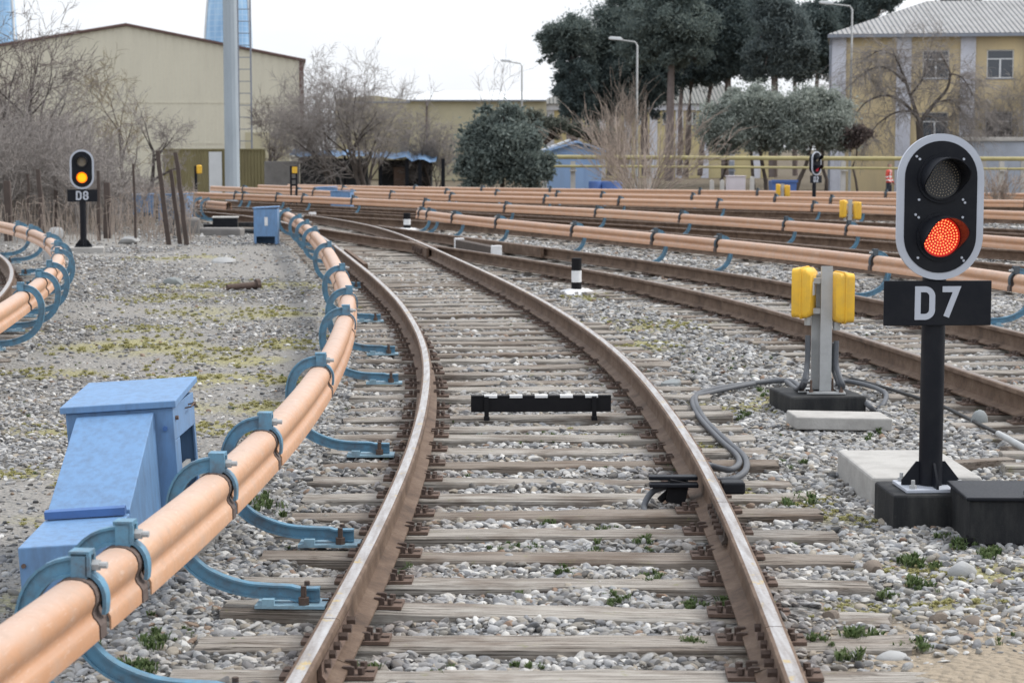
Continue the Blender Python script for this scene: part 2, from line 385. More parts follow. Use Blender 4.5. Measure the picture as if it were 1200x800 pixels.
def hgt(x, y):
    x = np.asarray(x, float); y = np.asarray(y, float)
    h = -.045 + (vnoise(x, y, .9, 1) - .5) * .05 + (vnoise(x, y, 3.1, 2) - .5) * .03
    mn = np.full(x.shape, 99.)
    for Q in NEARTR:
        lat, _ = track_dist(Q, x, y); mn = np.minimum(mn, np.abs(lat))
    c = 1 - sst(1.2, 1.9, mn)
    h = h * (1 - c) + c * (-.046 + (vnoise(x, y, 2.6, 3) - .5) * .06)
    sd = np.exp(-(((x - 1.75) / .9) ** 2 + ((y - 6.9) / 1.1) ** 2) * 1.1); h += sd * .05
    far = sst(72, 79, y + .35 * x * 0); h = h - far * .5
    h += sst(60, 200, y) * (vnoise(x, y, .05, 4) - .5) * .3
    return h
xs = np.unique(np.r_[-np.geomspace(14, 1500, 26), np.arange(-14, 14.01, .16), np.geomspace(14, 1500, 26)])
ys = np.unique(np.r_[-40, -8, 0, 2, np.arange(4, 22, .13), np.arange(22, 48, .3), np.arange(48, 90, .9), np.geomspace(90, 3200, 26)])
gx, gy = np.meshgrid(xs, ys); gz = hgt(gx.ravel(), gy.ravel())
nx, ny = len(xs), len(ys)
me = bpy.data.meshes.new('ground')
idx = np.arange(nx * ny).reshape(ny, nx)
quads = np.stack([idx[:-1, :-1], idx[:-1, 1:], idx[1:, 1:], idx[1:, :-1]], -1).reshape(-1, 4)
me.from_pydata(np.stack([gx.ravel(), gy.ravel(), gz], 1).tolist(), [], quads.tolist())
# moss and sand are things the ground itself has: patches given by position
MOSS = [tuple(G(u, v))[:2] + (rx, ry) for u, v, rx, ry in [(240, 437, .75, .55), (330, 440, .4, .4), (190, 447, .45, .4), (285, 497, .5, .3), (245, 490, .3, .25), (25, 545, .35, .35), (30, 598, .3, .22), (110, 560, .2, .2),
        (170, 470, .7, .5), (320, 470, .5, .4), (210, 405, 1.0, .8), (270, 415, .8, .6), (350, 330, 1.0, 1.4), (160, 380, .9, .9), (60, 500, .6, .4), (250, 330, 1.2, 1.2), (290, 362, 1.3, 1.1), (200, 345, 1.0, 1.0), (330, 400, .7, .7), (210, 300, 1.0, 1.1), (640, 497, .6, .12), (560, 510, .3, .12), (735, 508, .3, .12), (860, 470, .5, .5), (905, 462, .4, .4), (830, 520, .25, .4), (770, 378, .9, .8),
        (700, 345, .6, .6), (860, 570, .2, .3), (935, 580, .25, .3), (1070, 655, .35, .25), (1150, 665, .4, .2), (1180, 660, .3, .25), (1000, 700, .3, .2), (1100, 700, .3, .2), (750, 400, .6, .8), (1000, 600, .3, .25),
        (20, 690, .3, .3), (60, 430, .5, .5), (150, 400, .9, .8)]]
mk = np.zeros(len(gz))
xx, yy = gx.ravel(), gy.ravel()
for mx, my, rx, ry in MOSS: mk = np.maximum(mk, np.exp(-(((xx - mx) / rx) ** 2 + ((yy - my) / ry) ** 2)))
mk *= (vnoise(xx, yy, 2.2, 9) * .9 + .4)
at_ = me.attributes.new('moss', 'FLOAT', 'POINT'); at_.data.foreach_set('value', mk.astype(np.float32))
sd = np.exp(-(((xx - 1.80) / .92) ** 2 + ((yy - 7.0) / 1.25) ** 2) * 1.0) * (.5 + vnoise(xx, yy, 2.5, 12))
dirt = sst(.36, .62, vnoise(xx, yy, .55, 21)) * (xx < -1.9) * .95
at_ = me.attributes.new('sand', 'FLOAT', 'POINT'); at_.data.foreach_set('value', np.clip(sd, 0, 1).astype(np.float32))
at_ = me.attributes.new('dirt', 'FLOAT', 'POINT'); at_.data.foreach_set('value', dirt.astype(np.float32))
farm = sst(40, 60, yy) * np.maximum(sst(-6, -9, xx + (yy - 50) * .2), sst(74, 80, yy))
at_ = me.attributes.new('dry', 'FLOAT', 'POINT'); at_.data.foreach_set('value', np.clip(farm, 0, 1).astype(np.float32))
def ground_mat():
    t = NT('ground_gravel'); p = t.pos()
    def vor(scale):
        v = t.new('ShaderNodeTexVoronoi'); v.inputs['Scale'].default_value = scale; v.inputs['Randomness'].default_value = 1
        t.link(p, v.inputs['Vector']); return v
    v1 = vor(24); v2 = vor(60)
    def col(v):
        s = t.new('ShaderNodeSeparateColor'); t.link(v.outputs['Color'], s.inputs[0])
        return t.ramp(s.outputs[0], [(0, (.09, .09, .09)), (.2, (.19, .19, .19)), (.4, (.27, .265, .26)), (.6, (.34, .34, .335)), (.8, (.42, .415, .40)), (1, (.24, .20, .165))])
    c = t.mix(.5, col(v1), col(v2))
    edge = t.ramp(v1.outputs['Distance'], [(.25, 1), (.75, 0)])
    c = t.mix(t.math('MULTIPLY', t.math('SUBTRACT', 1.0, edge), .75), c, (.06, .055, .05))
    n = t.noise(p, 1.3, 5, .65); nf = t.noise(p, 38, 5, .7)
    c = t.mix(t.math('MULTIPLY', t.ramp(n, [(.45, 0), (.7, 1)]), .5), c, (.20, .175, .14))
    def attr(nm):
        a = t.new('ShaderNodeAttribute'); a.attribute_name = nm; return a.outputs['Fac']
    soil = t.mix(nf, (.22, .21, .195), (.39, .375, .35))
    c = t.mix(t.math('MULTIPLY', attr('dirt'), .85), c, soil)
    sandc = t.mix(nf, (.25, .205, .15), (.43, .365, .285))
    c = t.mix(t.ramp(attr('sand'), [(.22, 0), (.5, 1)]), c, sandc)
    dryc = t.ramp(nf, [(.3, (.08, .065, .048)), (.7, (.20, .17, .125))])
    c = t.mix(attr('dry'), c, dryc)
    mn = t.noise(p, 16, 6, .75)
    mf = t.ramp(t.math('ADD', t.math('MULTIPLY', attr('moss'), .55), t.math('MULTIPLY', mn, .6)), [(.50, 0), (.78, 1)])
    mc = t.ramp(nf, [(.3, (.22, .21, .10)), (.55, (.36, .335, .16)), (.75, (.45, .42, .23))])
    c = t.mix(t.math('MULTIPLY', mf, .8), c, mc)
    t.set(c, .95, 0, .15)
    h = t.math('ADD', t.math('MULTIPLY', edge, .7), t.math('MULTIPLY', nf, .6)); t.bump(h, .9, .03)
    return t.m
me.materials.append(ground_mat()); me.polygons.foreach_set('use_smooth', [True] * len(me.polygons))
tag(link('ground', me), kind='structure')

# ------------------------------------------------------------------ scattered stuff through geometry nodes
PROTO = bpy.data.collections.new('scatter_sources')
def scatter(name, pts, rot, scl, sources, label, cat, stain=None):
    col = bpy.data.collections.new(name + '_kinds')
    for i, s in enumerate(sources):
        o = bpy.data.objects.new('%s_kind_%02d' % (name, i), s); col.objects.link(o)
    me = bpy.data.meshes.new(name); n = len(pts); me.vertices.add(n); me.vertices.foreach_set('co', np.asarray(pts, np.float32).ravel())
    for nm, typ, key, arr in (('rot', 'FLOAT_VECTOR', 'vector', rot), ('scl', 'FLOAT_VECTOR', 'vector', scl)):
        a = me.attributes.new(nm, typ, 'POINT'); a.data.foreach_set(key, np.asarray(arr, np.float32).ravel())
    if stain is not None: a = me.attributes.new('stain', 'FLOAT', 'POINT'); a.data.foreach_set('value', np.asarray(stain, np.float32))
    a = me.attributes.new('pick', 'INT', 'POINT'); a.data.foreach_set('value', rng.integers(0, len(sources), n).astype(np.int32))
    me.update(); o = link(name, me); tag(o, label, cat, kind='stuff')
    ng = bpy.data.node_groups.new(name, 'GeometryNodeTree')
    ng.interface.new_socket('Geometry', in_out='INPUT', socket_type='NodeSocketGeometry')
    ng.interface.new_socket('Geometry', in_out='OUTPUT', socket_type='NodeSocketGeometry')
    N = ng.nodes; gi = N.new('NodeGroupInput'); go = N.new('NodeGroupOutput'); ip = N.new('GeometryNodeInstanceOnPoints'); ci = N.new('GeometryNodeCollectionInfo')
    ci.inputs['Collection'].default_value = col; ci.inputs['Separate Children'].default_value = True; ci.inputs['Reset Children'].default_value = True
    ip.inputs['Pick Instance'].default_value = True
    def na(nm, typ):
        a = N.new('GeometryNodeInputNamedAttribute'); a.data_type = typ; a.inputs['Name'].default_value = nm; return a.outputs['Attribute']
    L = ng.links; L.new(gi.outputs[0], ip.inputs['Points']); L.new(ci.outputs[0], ip.inputs['Instance'])
    L.new(na('pick', 'INT'), ip.inputs['Instance Index']); L.new(na('rot', 'FLOAT_VECTOR'), ip.inputs['Rotation']); L.new(na('scl', 'FLOAT_VECTOR'), ip.inputs['Scale'])
    L.new(ip.outputs[0], go.inputs[0])
    md = o.modifiers.new('scatter', 'NODES'); md.node_group = ng
    return o
def pebble(seed, sharp):
    import bmesh
    r = np.random.default_rng(seed); bm = bmesh.new(); bmesh.ops.create_icosphere(bm, subdivisions=2, radius=1)
    planes = [(r.normal(size=3), r.uniform(.55, .88)) for _ in range(11 if sharp else 4)]
    planes = [(a / np.linalg.norm(a), b) for a, b in planes]
    for v in bm.verts:
        p = np.array(v.co)
        for a, b in planes:
            d = p @ a
            if d > b: p = p - a * (d - b) * (.92 if sharp else .6)
        p *= 1 + r.uniform(-.04, .04) if sharp else 1
        v.co = p
    me = bpy.data.meshes.new('pebble'); bm.to_mesh(me); bm.free()
    me.polygons.foreach_set('use_smooth', [True] * len(me.polygons))
    if sharp: me.set_sharp_from_angle(angle=R(32))
    me.materials.append(M['stone']); return me
PEB = [pebble(i, i % 5 != 0) for i in range(14)]
SP = .543
def sleeper_phase(Q, s0): return s0
bands = [(5.2, 10, 2900, .0065, .029), (10, 16, 1400, .009, .031), (16, 26, 480, .013, .036), (26, 42, 170, .018, .042), (42, 62, 18, .03, .065)]
P_, S_ = [], []
for d0, d1, dens, r0, r1 in bands:
    area = .33 * (d1 * d1 - d0 * d0); n = int(area * dens)
    d = np.sqrt(rng.uniform(d0 * d0, d1 * d1, n)); x = rng.uniform(-.33, .33, n) * d
    r = r0 + (r1 - r0) * rng.random(n) ** 2.6
    P_.append(np.stack([x, d], 1)); S_.append(r)
P_ = np.vstack(P_); S_ = np.hstack(S_)
keep = np.ones(len(P_), bool); u = rng.random(len(P_)); inside = np.zeros(len(P_), bool)
PH = .13; stain = np.zeros(len(P_))
for qi, Q in enumerate(NEARTR):
    lat, ss = track_dist(Q, P_[:, 0], P_[:, 1]); al = np.abs(lat)
    ph = np.abs((ss - PH + SP / 2) % SP - SP / 2)
    on = (al < 1.41) & (ph < .098 + S_ * .45); keep &= ~(on & (u > .035))
    keep &= ~((al > .68) & (al < .92)); inside |= al < 1.5; stain = np.maximum(stain, np.exp(-((al - .8) / .22) ** 2))
sandm = np.exp(-(((P_[:, 0] - 1.80) / .88) ** 2 + ((P_[:, 1] - 7.0) / 1.2) ** 2))
keep &= ~(u < sandm * 1.05)
left = P_[:, 0] < -1.75 - .0 * P_[:, 1]
patch = vnoise(P_[:, 0], P_[:, 1], .55, 21)
keep &= ~(left & (u < sst(.34, .60, patch) * .86)); S_ = np.where(left & ~inside, S_ * .78, S_)
mossk = np.zeros(len(P_))
for mx, my, rx, ry in MOSS: mossk = np.maximum(mossk, np.exp(-(((P_[:, 0] - mx) / rx) ** 2 + ((P_[:, 1] - my) / ry) ** 2)))
keep &= ~(u < mossk * .75)
keep &= ~((P_[:, 1] > 40) & (P_[:, 0] < -9.5))
P_ = P_[keep]; S_ = S_[keep]; stain = stain[keep]; n = len(P_)
hz = hgt(P_[:, 0], P_[:, 1]) + S_ * .22
scl = np.stack([S_ * rng.uniform(.95, 1.75, n), S_ * rng.uniform(.75, 1.1, n), S_ * rng.uniform(.45, .85, n)], 1)
rot = np.stack([rng.normal(0, .3, n), rng.normal(0, .3, n), rng.uniform(0, 6.28, n)], 1)
scatter('ballast', np.column_stack([P_, hz]), rot, scl, PEB, 'loose grey and white river stones bedding the tracks', 'ballast', stain)

# ------------------------------------------------------------------ tracks: rails > joint bars, sleepers > tie plates
RP = [(.075, 0), (.075, .011), (.05, .019), (.013, .034), (.009, .06), (.009, .122), (.015, .137), (.0362, .146), (.0375, .168), (.035, .1755), (.023, .180)]
RPROF = RP + [(-a, z) for a, z in RP[::-1]]
RMI = [1 if k == 10 else 0 for k in range(len(RPROF))]
def frame(Q, s, lat=0, z=0, flip=False):
    p, t = at(Q, s); n = np.array([t[1], -t[0]]); p = p + n * lat
    if flip: n = -n; t = -t
    return Matrix(((n[0], t[0], 0, p[0]), (n[1], t[1], 0, p[1]), (0, 0, 1, z), (0, 0, 0, 1)))
def sleeper_mesh(seed, x0=-1.375, x1=1.375, w=.205):
    r = np.random.default_rng(seed); m = MB(); n = int((x1 - x0) / .16); xs_ = np.linspace(x0, x1, n); h = w / 2
    base = [(-h, -.17), (-h, -.014), (-h + .012, -.002), (-h * .4, 0), (h * .4, 0), (h - .012, -.002), (h, -.014), (h, -.17)]
    vs = []; k = len(base)
    for i, x in enumerate(xs_):
        e = .004 if 0 < i < n - 1 else .010
        for j, (y, z) in enumerate(base):
            vs.append((x + (r.normal(0, .012) if i in (0, n - 1) else 0), y + r.normal(0, e * .7), z + (r.normal(0, e * .6) - (.004 if r.random() < .06 else 0) if j not in (0, 7) else 0)))
    fs = [(i * k + j, (i + 1) * k + j, (i + 1) * k + (j + 1) % k, i * k + (j + 1) % k) for i in range(n - 1) for j in range(k)]
    fs += [tuple(range(k)), tuple(range((n - 1) * k, n * k))[::-1]]
    m.add(vs, fs); return m.mesh('sleeper', 'sleeper', 28)
SLM = [sleeper_mesh(i, w=.185 + .03 * (i % 3) / 2) for i in range(9)]
def plate_mesh():
    m = MB()
    m.box((0, 0, .007), (.34, .145, .014))
    for sx in (-1, 1):
        for y in (-.045, .045):
            m.box((sx * .086, y, .028), (.022, .018, .030), 1)
            m.box((sx * .072, y, .041), (.034, .020, .009), 1)
            m.cyl((sx * .122, y * .9, .018), (sx * .122, y * .9, .040), .014, n=6, mi=1)
        m.box((sx * .150, 0, .0195), (.035, .016, .003), 1)
    return m.mesh('tie_plate', ['rust', 'rust_dk'], 0)
PLM = plate_mesh()
def bar_mesh(yellow=False):
    m = MB()
    for sx in (-1, 1):
        m.prism([(sx * .010, .06), (sx * .034, .047), (sx * .040, .058), (sx * .026, .075), (sx * .024, .118), (sx * .033, .134), (sx * .012, .128)][::sx], -.40, .40, 'y', 0)
        for y in (-.32, -.19, -.07, .07, .19, .32):
            m.cyl((sx * .026, y, .097), (sx * (.058 if (y * sx) > 0 else .048), y, .097), .017, n=6, mi=1)
    return m
def rail(tr, Q, lat, s0, s1, zoff, dull=False, paint=False, label=None):
    q = cut(offset(Q, lat), s0, s1)
    m = MB().sweep(q, RPROF, .018 + zoff, 0, True, True, RMI)
    o = m.build('rail', ['rail_side', 'rail_old' if dull else ('rail_top_p' if paint else 'rail_top')], tr, 35)
    if label: o['label'] = label
    return o
def joint(railobj, Q, lat, s, zoff=0, yellow=False):
    m = bar_mesh().xf(frame(offset(Q, lat), s, 0, .018 + zoff))
    o = m.build('joint_bar', ['wood_dk' if yellow else 'rust', 'rust_dk'], railobj)
    return o
def track(Q, label, s0, s1, zoff, plates, segs, near_s=0, ext=None, dull=False, spacing=SP, group=None):
    p, _ = at(Q, s0 + 2)
    tr = thing('railway_track', label, 'railway track', (p[0], p[1], zoff - .17))
    for lat in (-.8, .8):
        cuts = segs.get(lat, []); e = [s0] + [c for c, *_ in cuts] + [s1]; prev = None
        for i in range(len(e) - 1):
            r = rail(tr, Q, lat, e[i] + .004, e[i + 1] - .004, zoff, dull, paint=(e[i] < near_s))
            if i: joint(prev if not cuts[i - 1][1] else r, Q, lat, e[i], zoff, cuts[i - 1][1])
            prev = r
    k = 0; s = s0 + ((PH - s0) % spacing)
    rr = random.Random(label)
    while s < s1 and k < 100:
        Mx = frame(Q, s, 0, zoff + rr.uniform(-.022, .0)) @ Matrix.Rotation(rr.gauss(0, .011), 4, 'Z') @ Matrix.Rotation(rr.gauss(0, .005), 4, 'Y')
        me = rr.choice(SLM)
        if ext:
            e = ext(s)
            if e: me = sleeper_mesh(k + 50, -1.375, e)
        sl = link('sleeper', me, parent=tr, mat=Mx)
        if plates[0] <= s <= plates[1]:
            for lat in (-.8, .8):
                link('tie_plate', PLM, parent=sl, mat=Mx @ Matrix.Translation((lat, 0, .0005)))
        s += spacing; k += 1
    return tr
# arc positions: MAIN starts at 2 m from the camera
s_of = lambda Q, u, v, z=.198: near(Q, G(u, v, z)[:2])
jl = s_of(MAIN, 386, 729); jr1 = s_of(MAIN, 915, 738); jr2 = s_of(MAIN, 838, 591)
def main_ext(s):
    p, t = at(MAIN, s)
    if p[1] < 30.2 or p[1] > 45: return None
    n = np.array([t[1], -t[0]]); d = (TWO - p) @ n; al = np.abs((TWO - p) @ t); k = np.argmin(al)
    return max(1.375, float(d[k]) + 1.40)
lens_m = arclen(MAIN)[-1]
track(MAIN, 'rusty curved track with worn silver railheads running from the foreground centre into the yard', 2.0, lens_m - 8, 0, (2, 34), {-.8: [(jl, False)], .8: [(jr1, False), (jr2, True)]}, 60, main_ext)
t2d = arclen(TWO)
i30 = near(TWO, (1.2, 30.1))
track(TWO, 'rusty track branching off the curved foreground track at the crossing, passing behind the red signal', 1.0, t2d[-1] - .2, -.004, (4, i30), {-.8: [], .8: []}, 0, dull=True)
# remove the branch's sleepers where the long turnout sleepers carry it
for o in [o for o in bpy.data.objects if o.name.startswith('sleeper') and o.parent and 'branching' in o.parent.get('label', '')]:
    if o.matrix_basis.translation.y > 30.0:
        for c in list(o.children): bpy.data.objects.remove(c)
        bpy.data.objects.remove(o)
track(ZERO, 'brown curved track at the left edge inside the bent third rail', 1.0, arclen(ZERO)[-1] - .5, -.008, (1, 20), {-.8: [], .8: []}, 0)
track(THREE, 'dull rusty track just behind the nearest long orange third rail across the middle', 1.0, arclen(THREE)[-1] - 1, -.012, (-1, -1), {-.8: [], .8: []}, 0, dull=True)
track(FOUR, 'dull rusty track behind the second long orange third rail', 1.0, arclen(FOUR)[-1] - 4, -.016, (-1, -1), {-.8: [], .8: []}, 0, dull=True)
track(FIVE, 'dull rusty track just in front of the third long orange third rail', 1.0, arclen(FIVE)[-1] - 4, -.020, (-1, -1), {-.8: [], .8: []}, 0, dull=True)
track(SIX, 'rusty far track just in front of the fourth orange third rail', 1.0, arclen(SIX)[-1] - 6, -.024, (-1, -1), {-.8: [], .8: []}, 0, dull=True)
track(SEVEN, 'rusty farthest track under the last orange third rail by the yellow pipes', 1.0, arclen(SEVEN)[-1] - 4, -.028, (-1, -1), {-.8: [], .8: []}, 0, dull=True)
# frog and check rails of the turnout
fs_ = s_of(MAIN, 491, 284.5)
t = thing('rail_crossing', 'bolted rusty crossing block where the branch rail cuts the curved rail', 'rail crossing', tuple(G(491, 287, 0)))
m = MB()
q = cut(offset(MAIN, .8), fs_ - 1.5, fs_ + 1.7)
for a in (-.075, .075): m.sweep(q + normals(q)[1] * a, [(-.022, 0), (.022, 0), (.022, .17), (-.022, .17)], .018)
m.build('wing_rail', 'rail_side', t)
for k in range(5): MB().box((0, -.8 + .4 * k, .10), (.30, .06, .09), 0, frame(offset(MAIN, .8), fs_, 0, 0)).build('bolt_block', 'rust_dk', t)
for (u, v, lat, QQ, lab) in ((412, 300, -.8, MAIN, 'short rusty check rail beside the left rail of the curved track'), (558, 283, .8, TWO, 'short rusty check rail beside the far rail of the branch track')):
    s = s_of(QQ, u, v); q = cut(offset(QQ, lat * .86), s - 2.2, s + 2.2)
    o = MB().sweep(q, [(-.03, 0), (.03, 0), (.03, .175), (-.03, .175)], .02).build('check_rail', 'rail_side')
    tag(o, lab, 'check rail')
# bars lying along rails with white painted ends
for (u0, v0, u1, v1, lab) in ((551, 279.5, 597, 288.5, 'dark bar with white ends lying beside the branch track under the orange rail'), (338, 246.5, 376, 249, 'dark bar with white ends lying among the far rails right of the blue box')):
    a = G(u0, v0 + 1, .20); b = G(u1, v1 + 1, .20); d = (b - a); L = d.length; nn_ = Vector((d.y, -d.x, 0)).normalized() * .22; nn_ *= (-1 if nn_.y > 0 else 1); a += nn_; b += nn_; rz = math.atan2(d.y, d.x)
    t = thing('marker_beam', lab, 'marker beam', (a.x, a.y, 0))
    Mx = TR((a.x, a.y, 0), rz)
    MB().b2((.092, -.08, .02), (L - .092, .08, .20), 0, Mx).build('beam', 'wood_dk', t, bevel=.01)
    for x in (0, L - .09): MB().b2((x, -.09, -.02), (x + .09, .09, .23), 0, Mx).build('white_end', 'white', t, bevel=.01)

# ------------------------------------------------------------------ third rails: covers, contact rail, brackets
CP = [(0, .128), (.034, .124), (.062, .110), (.081, .087), (.090, .058), (.0895, .032), (.079, .008), (.074, -.010), (.080, -.028), (.094, -.044), (.104, -.062), (.105, -.118)]
CP = [(a * .78, z * .76) for a, z in CP]
COUT = [(-a, z) for a, z in CP[:0:-1]] + CP
CIN = [(a * .93, z - .006 if z > -.08 else z) for a, z in COUT]
CPROF = COUT + CIN[::-1]
def ibar(path, w0=.015, dep=.030, fl=.023, ft=.009):
    """I-section bar swept along a path in the x-z plane"""
    P = np.array(path, float); T = np.gradient(P, axis=0); T /= np.linalg.norm(T, axis=1)[:, None]; N = np.stack([-T[:, 1], T[:, 0]], 1)
    h = w0 / 2
    sec = [(-fl, -dep), (fl, -dep), (fl, -dep + ft), (h, -dep + ft), (h, dep - ft), (fl * .8, dep - ft), (fl * .8, dep), (-fl * .8, dep), (-fl * .8, dep - ft), (-h, dep - ft), (-h, -dep + ft), (-fl, -dep + ft)]
    m = MB(); k = len(sec); vs = [(p[0] + n[0] * b, a, p[1] + n[1] * b) for p, n in zip(P, N) for a, b in sec]
    fs = [(i * k + j, i * k + (j + 1) % k, (i + 1) * k + (j + 1) % k, (i + 1) * k + j) for i in range(len(P) - 1) for j in range(k)]
    fs += [tuple(range(k))[::-1], tuple(range((len(P) - 1) * k, len(P) * k))]
    return m.add(vs, fs)
BPATH = catmull([(.43, .048), (.33, .048), (.31, .056), (.24, .058), (.13, .066), (.03, .092), (-.068, .142), (-.138, .22), (-.172, .32), (-.176, .42), (-.152, .502), (-.108, .556), (-.052, .583), (.0, .590)], .03)
BRM = ibar(BPATH).mesh('bracket', 'blue_br', 40)
def clamp_mesh():
    m = MB()
    for y in (-.026, .026): m.b2((-.015, y - .007, .545), (.035, y + .007, .632), 0)
    m.b2((-.022, -.033, .625), (.044, .033, .639), 0); [m.b2((.031, y - .009, .560), (.046, y + .009, .625), 0) for y in (-.024, .024)]; m.b2((.0, -.018, .575), (.02, .018, .612), 1)
    P = np.array(catmull([(-.005, .572), (.034, .567), (.064, .548), (.083, .515), (.087, .475), (.083, .44)], .02)); T = np.gradient(P, axis=0); T /= np.linalg.norm(T, axis=1)[:, None]; N = np.stack([-T[:, 1], T[:, 0]], 1)
    vs = []
    for p, n in zip(P, N): vs += [(p[0] + n[0] * q, y, p[1] + n[1] * q) for y, q in ((-.024, -.006), (.024, -.006), (.024, .006), (-.024, .006))]
    fs = [(i * 4 + j, i * 4 + (j + 1) % 4, (i + 1) * 4 + (j + 1) % 4, (i + 1) * 4 + j) for i in range(len(P) - 1) for j in range(4)] + [(3, 2, 1, 0), tuple(range(len(P) * 4 - 4, len(P) * 4))]
    m.add(vs, fs); return m.mesh('clamp', ['blue_br', 'rust_dk'], 40)
CLM = clamp_mesh()
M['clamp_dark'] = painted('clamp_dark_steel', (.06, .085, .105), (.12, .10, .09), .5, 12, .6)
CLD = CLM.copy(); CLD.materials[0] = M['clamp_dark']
def saddle_mesh():
    m = MB()
    for y0, y1, sc in ((-.058, .006, 1.035), (.006, .062, .84)):
        m.prism([(a * sc, .46 + z * (1.02 if sc > 1 else .92)) for a, z in COUT], y0, y1, 'y')
    return m.mesh('saddle', 'saddle', 0)
SDM = saddle_mesh()
bm_ = MB(); bm_.b2((.17, -.075, .001), (.46, .075, .014)); bm_.b2((.20, -.075, .014), (.25, -.045, .04)); bm_.b2((.20, .045, .014), (.25, .075, .04))
BSM = bm_.mesh('base_plate', 'blue_lt', 0)
bm_ = MB(); bm_.cyl((.37, 0, .012), (.37, 0, .045), .024, n=6); bm_.cyl((.37, 0, .045), (.37, 0, .092), .012, n=8)
BTF = bm_.mesh('foot_bolt', 'rust_dk', 0)
bm_ = MB(); bm_.cyl((.046, 0, .592), (.068, 0, .592), .019, n=6); bm_.cyl((.068, 0, .592), (.092, 0, .592), .011, n=8)
BTC = bm_.mesh('clamp_bolt', 'galv', 0)
def third_rail(Q, label, brackets, side, z=0, detail=True, s0=0, s1=None, seams=()):
    """side +1: the track lies to the right of the run; -1: to the left"""
    S1 = arclen(Q)[-1] if s1 is None else s1
    p, _ = at(Q, (s0 + S1) / 2)
    t = thing('third_rail', label, 'third rail', (p[0], p[1], z))
    br = sorted(brackets)
    MB().sweep(cut(Q, s0 + .03, S1 - .03), [(-.035, -.05), (.035, -.05), (.035, -.035), (.01, -.03), (.01, .03), (.025, .035), (.025, .05), (-.025, .05), (-.025, .035), (-.01, .03), (-.01, -.03), (-.035, -.035)], .46 + z).build('contact_rail', 'rust_dk', t)
    ed = [s0] + [b for b in br if s0 < b < S1] + [S1]
    gap = .066 if detail else .045
    for i in range(len(ed) - 1):
        a = ed[i] + (gap if i else 0); b = ed[i + 1] - (gap if i < len(ed) - 2 else 0)
        if b - a < .08: continue
        ps = [a] + [x for x in seams if a + .1 < x < b - .1] + [b]
        for x, y in zip(ps, ps[1:]):
            MB().sweep(cut(Q, x, y - (.004 if y != b else 0)), CPROF, .46 + z).build('cover', 'cover', t, 38)
    for b in br:
        Mx = frame(Q, b, 0, z, flip=(side < 0))
        o = link('bracket', BRM, parent=t, mat=Mx)
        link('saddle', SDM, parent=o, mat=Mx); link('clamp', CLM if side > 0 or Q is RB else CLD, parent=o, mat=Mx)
        link('base_plate', BSM, parent=o, mat=Mx)
        if detail:
            for y in (-.048, .048): link('foot_bolt', BTF, parent=o, mat=Mx @ Matrix.Translation((0, y, 0)))
            link('clamp_bolt', BTC, parent=o, mat=Mx)
    return t
bx = lambda Q, pts: [near(Q, G(u, v, .46)[:2]) for u, v in pts]
third_rail(RA, 'big orange covered third rail on blue hooked brackets sweeping from the bottom left corner', bx(RA, [(90, 717), (155, 665), (265, 577), (313, 525), (376, 446), (407, 382), (411, 357), (406, 327), (385, 298), (369, 278), (359, 269), (351, 261.5), (338, 253.5)]), 1)
third_rail(RB, 'orange covered third rail bending round the brown track at the left edge', bx(RB, [(27, 352), (52, 334), (64, 322), (70, 305), (69, 296), (56, 285.5), (36, 275), (20, 270)]), -1, -.008)
third_rail(RC, 'nearest long orange third rail across the right half, passing just below the red lamp', bx(RC, [(1193, 331), (1027, 308), (855, 287), (770, 280), (665, 271), (585, 262), (535, 256), (503, 252.5), (490, 251)]), -1, -.004, seams=bx(RC, [(845, 286), (965, 301)]))
third_rail(RD, 'second long orange third rail, reaching from the left box to the right edge', bx(RD, [(1100, 277), (990, 269.5), (925, 264), (810, 255), (707, 249), (601, 243.5), (491, 239.5), (427, 235.5), (370, 233), (323, 232), (282, 230.5), (273, 230)]), -1, -.012, False, seams=bx(RD, [(850, 259), (742, 251), (955, 266)]))
third_rail(RE, 'third long orange third rail from the near side, behind the nearer pair of yellow boxes', bx(RE, [(1130, 249), (1020, 244), (965, 242), (854, 239), (730, 236), (631, 234), (528, 231), (444, 229), (391, 227.5), (338, 226), (325, 225), (278, 222)]), -1, -.020, False)
third_rail(RF, 'fourth orange third rail, in front of the sideways signal', bx(RF, [(1160, 241), (959, 235), (892, 234), (828, 231), (715, 229.5), (662, 228.5), (587, 227), (518, 226), (432, 222)]), -1, -.024, False)
third_rail(RG, 'farthest orange third rail, behind the sideways signal and below the yellow pipes', bx(RG, [(1050, 226.5), (888, 225.8), (825, 225), (650, 223), (562, 222.3), (477, 221)]), -1, -.028, False)
third_rail(RH, 'short stub of orange third rail ending above the black point machine', bx(RH, [(245, 239.5), (234, 238.5)]), 1, 0, False)
RI = catmull([tuple(G(u, v, .46))[:2] for u, v in [(197, 222.5), (160, 223), (118, 225)]])
third_rail(RI, 'short orange third rail glimpsed behind the rusty posts and twigs', bx(RI, [(150, 223)]), 1, 0, False)

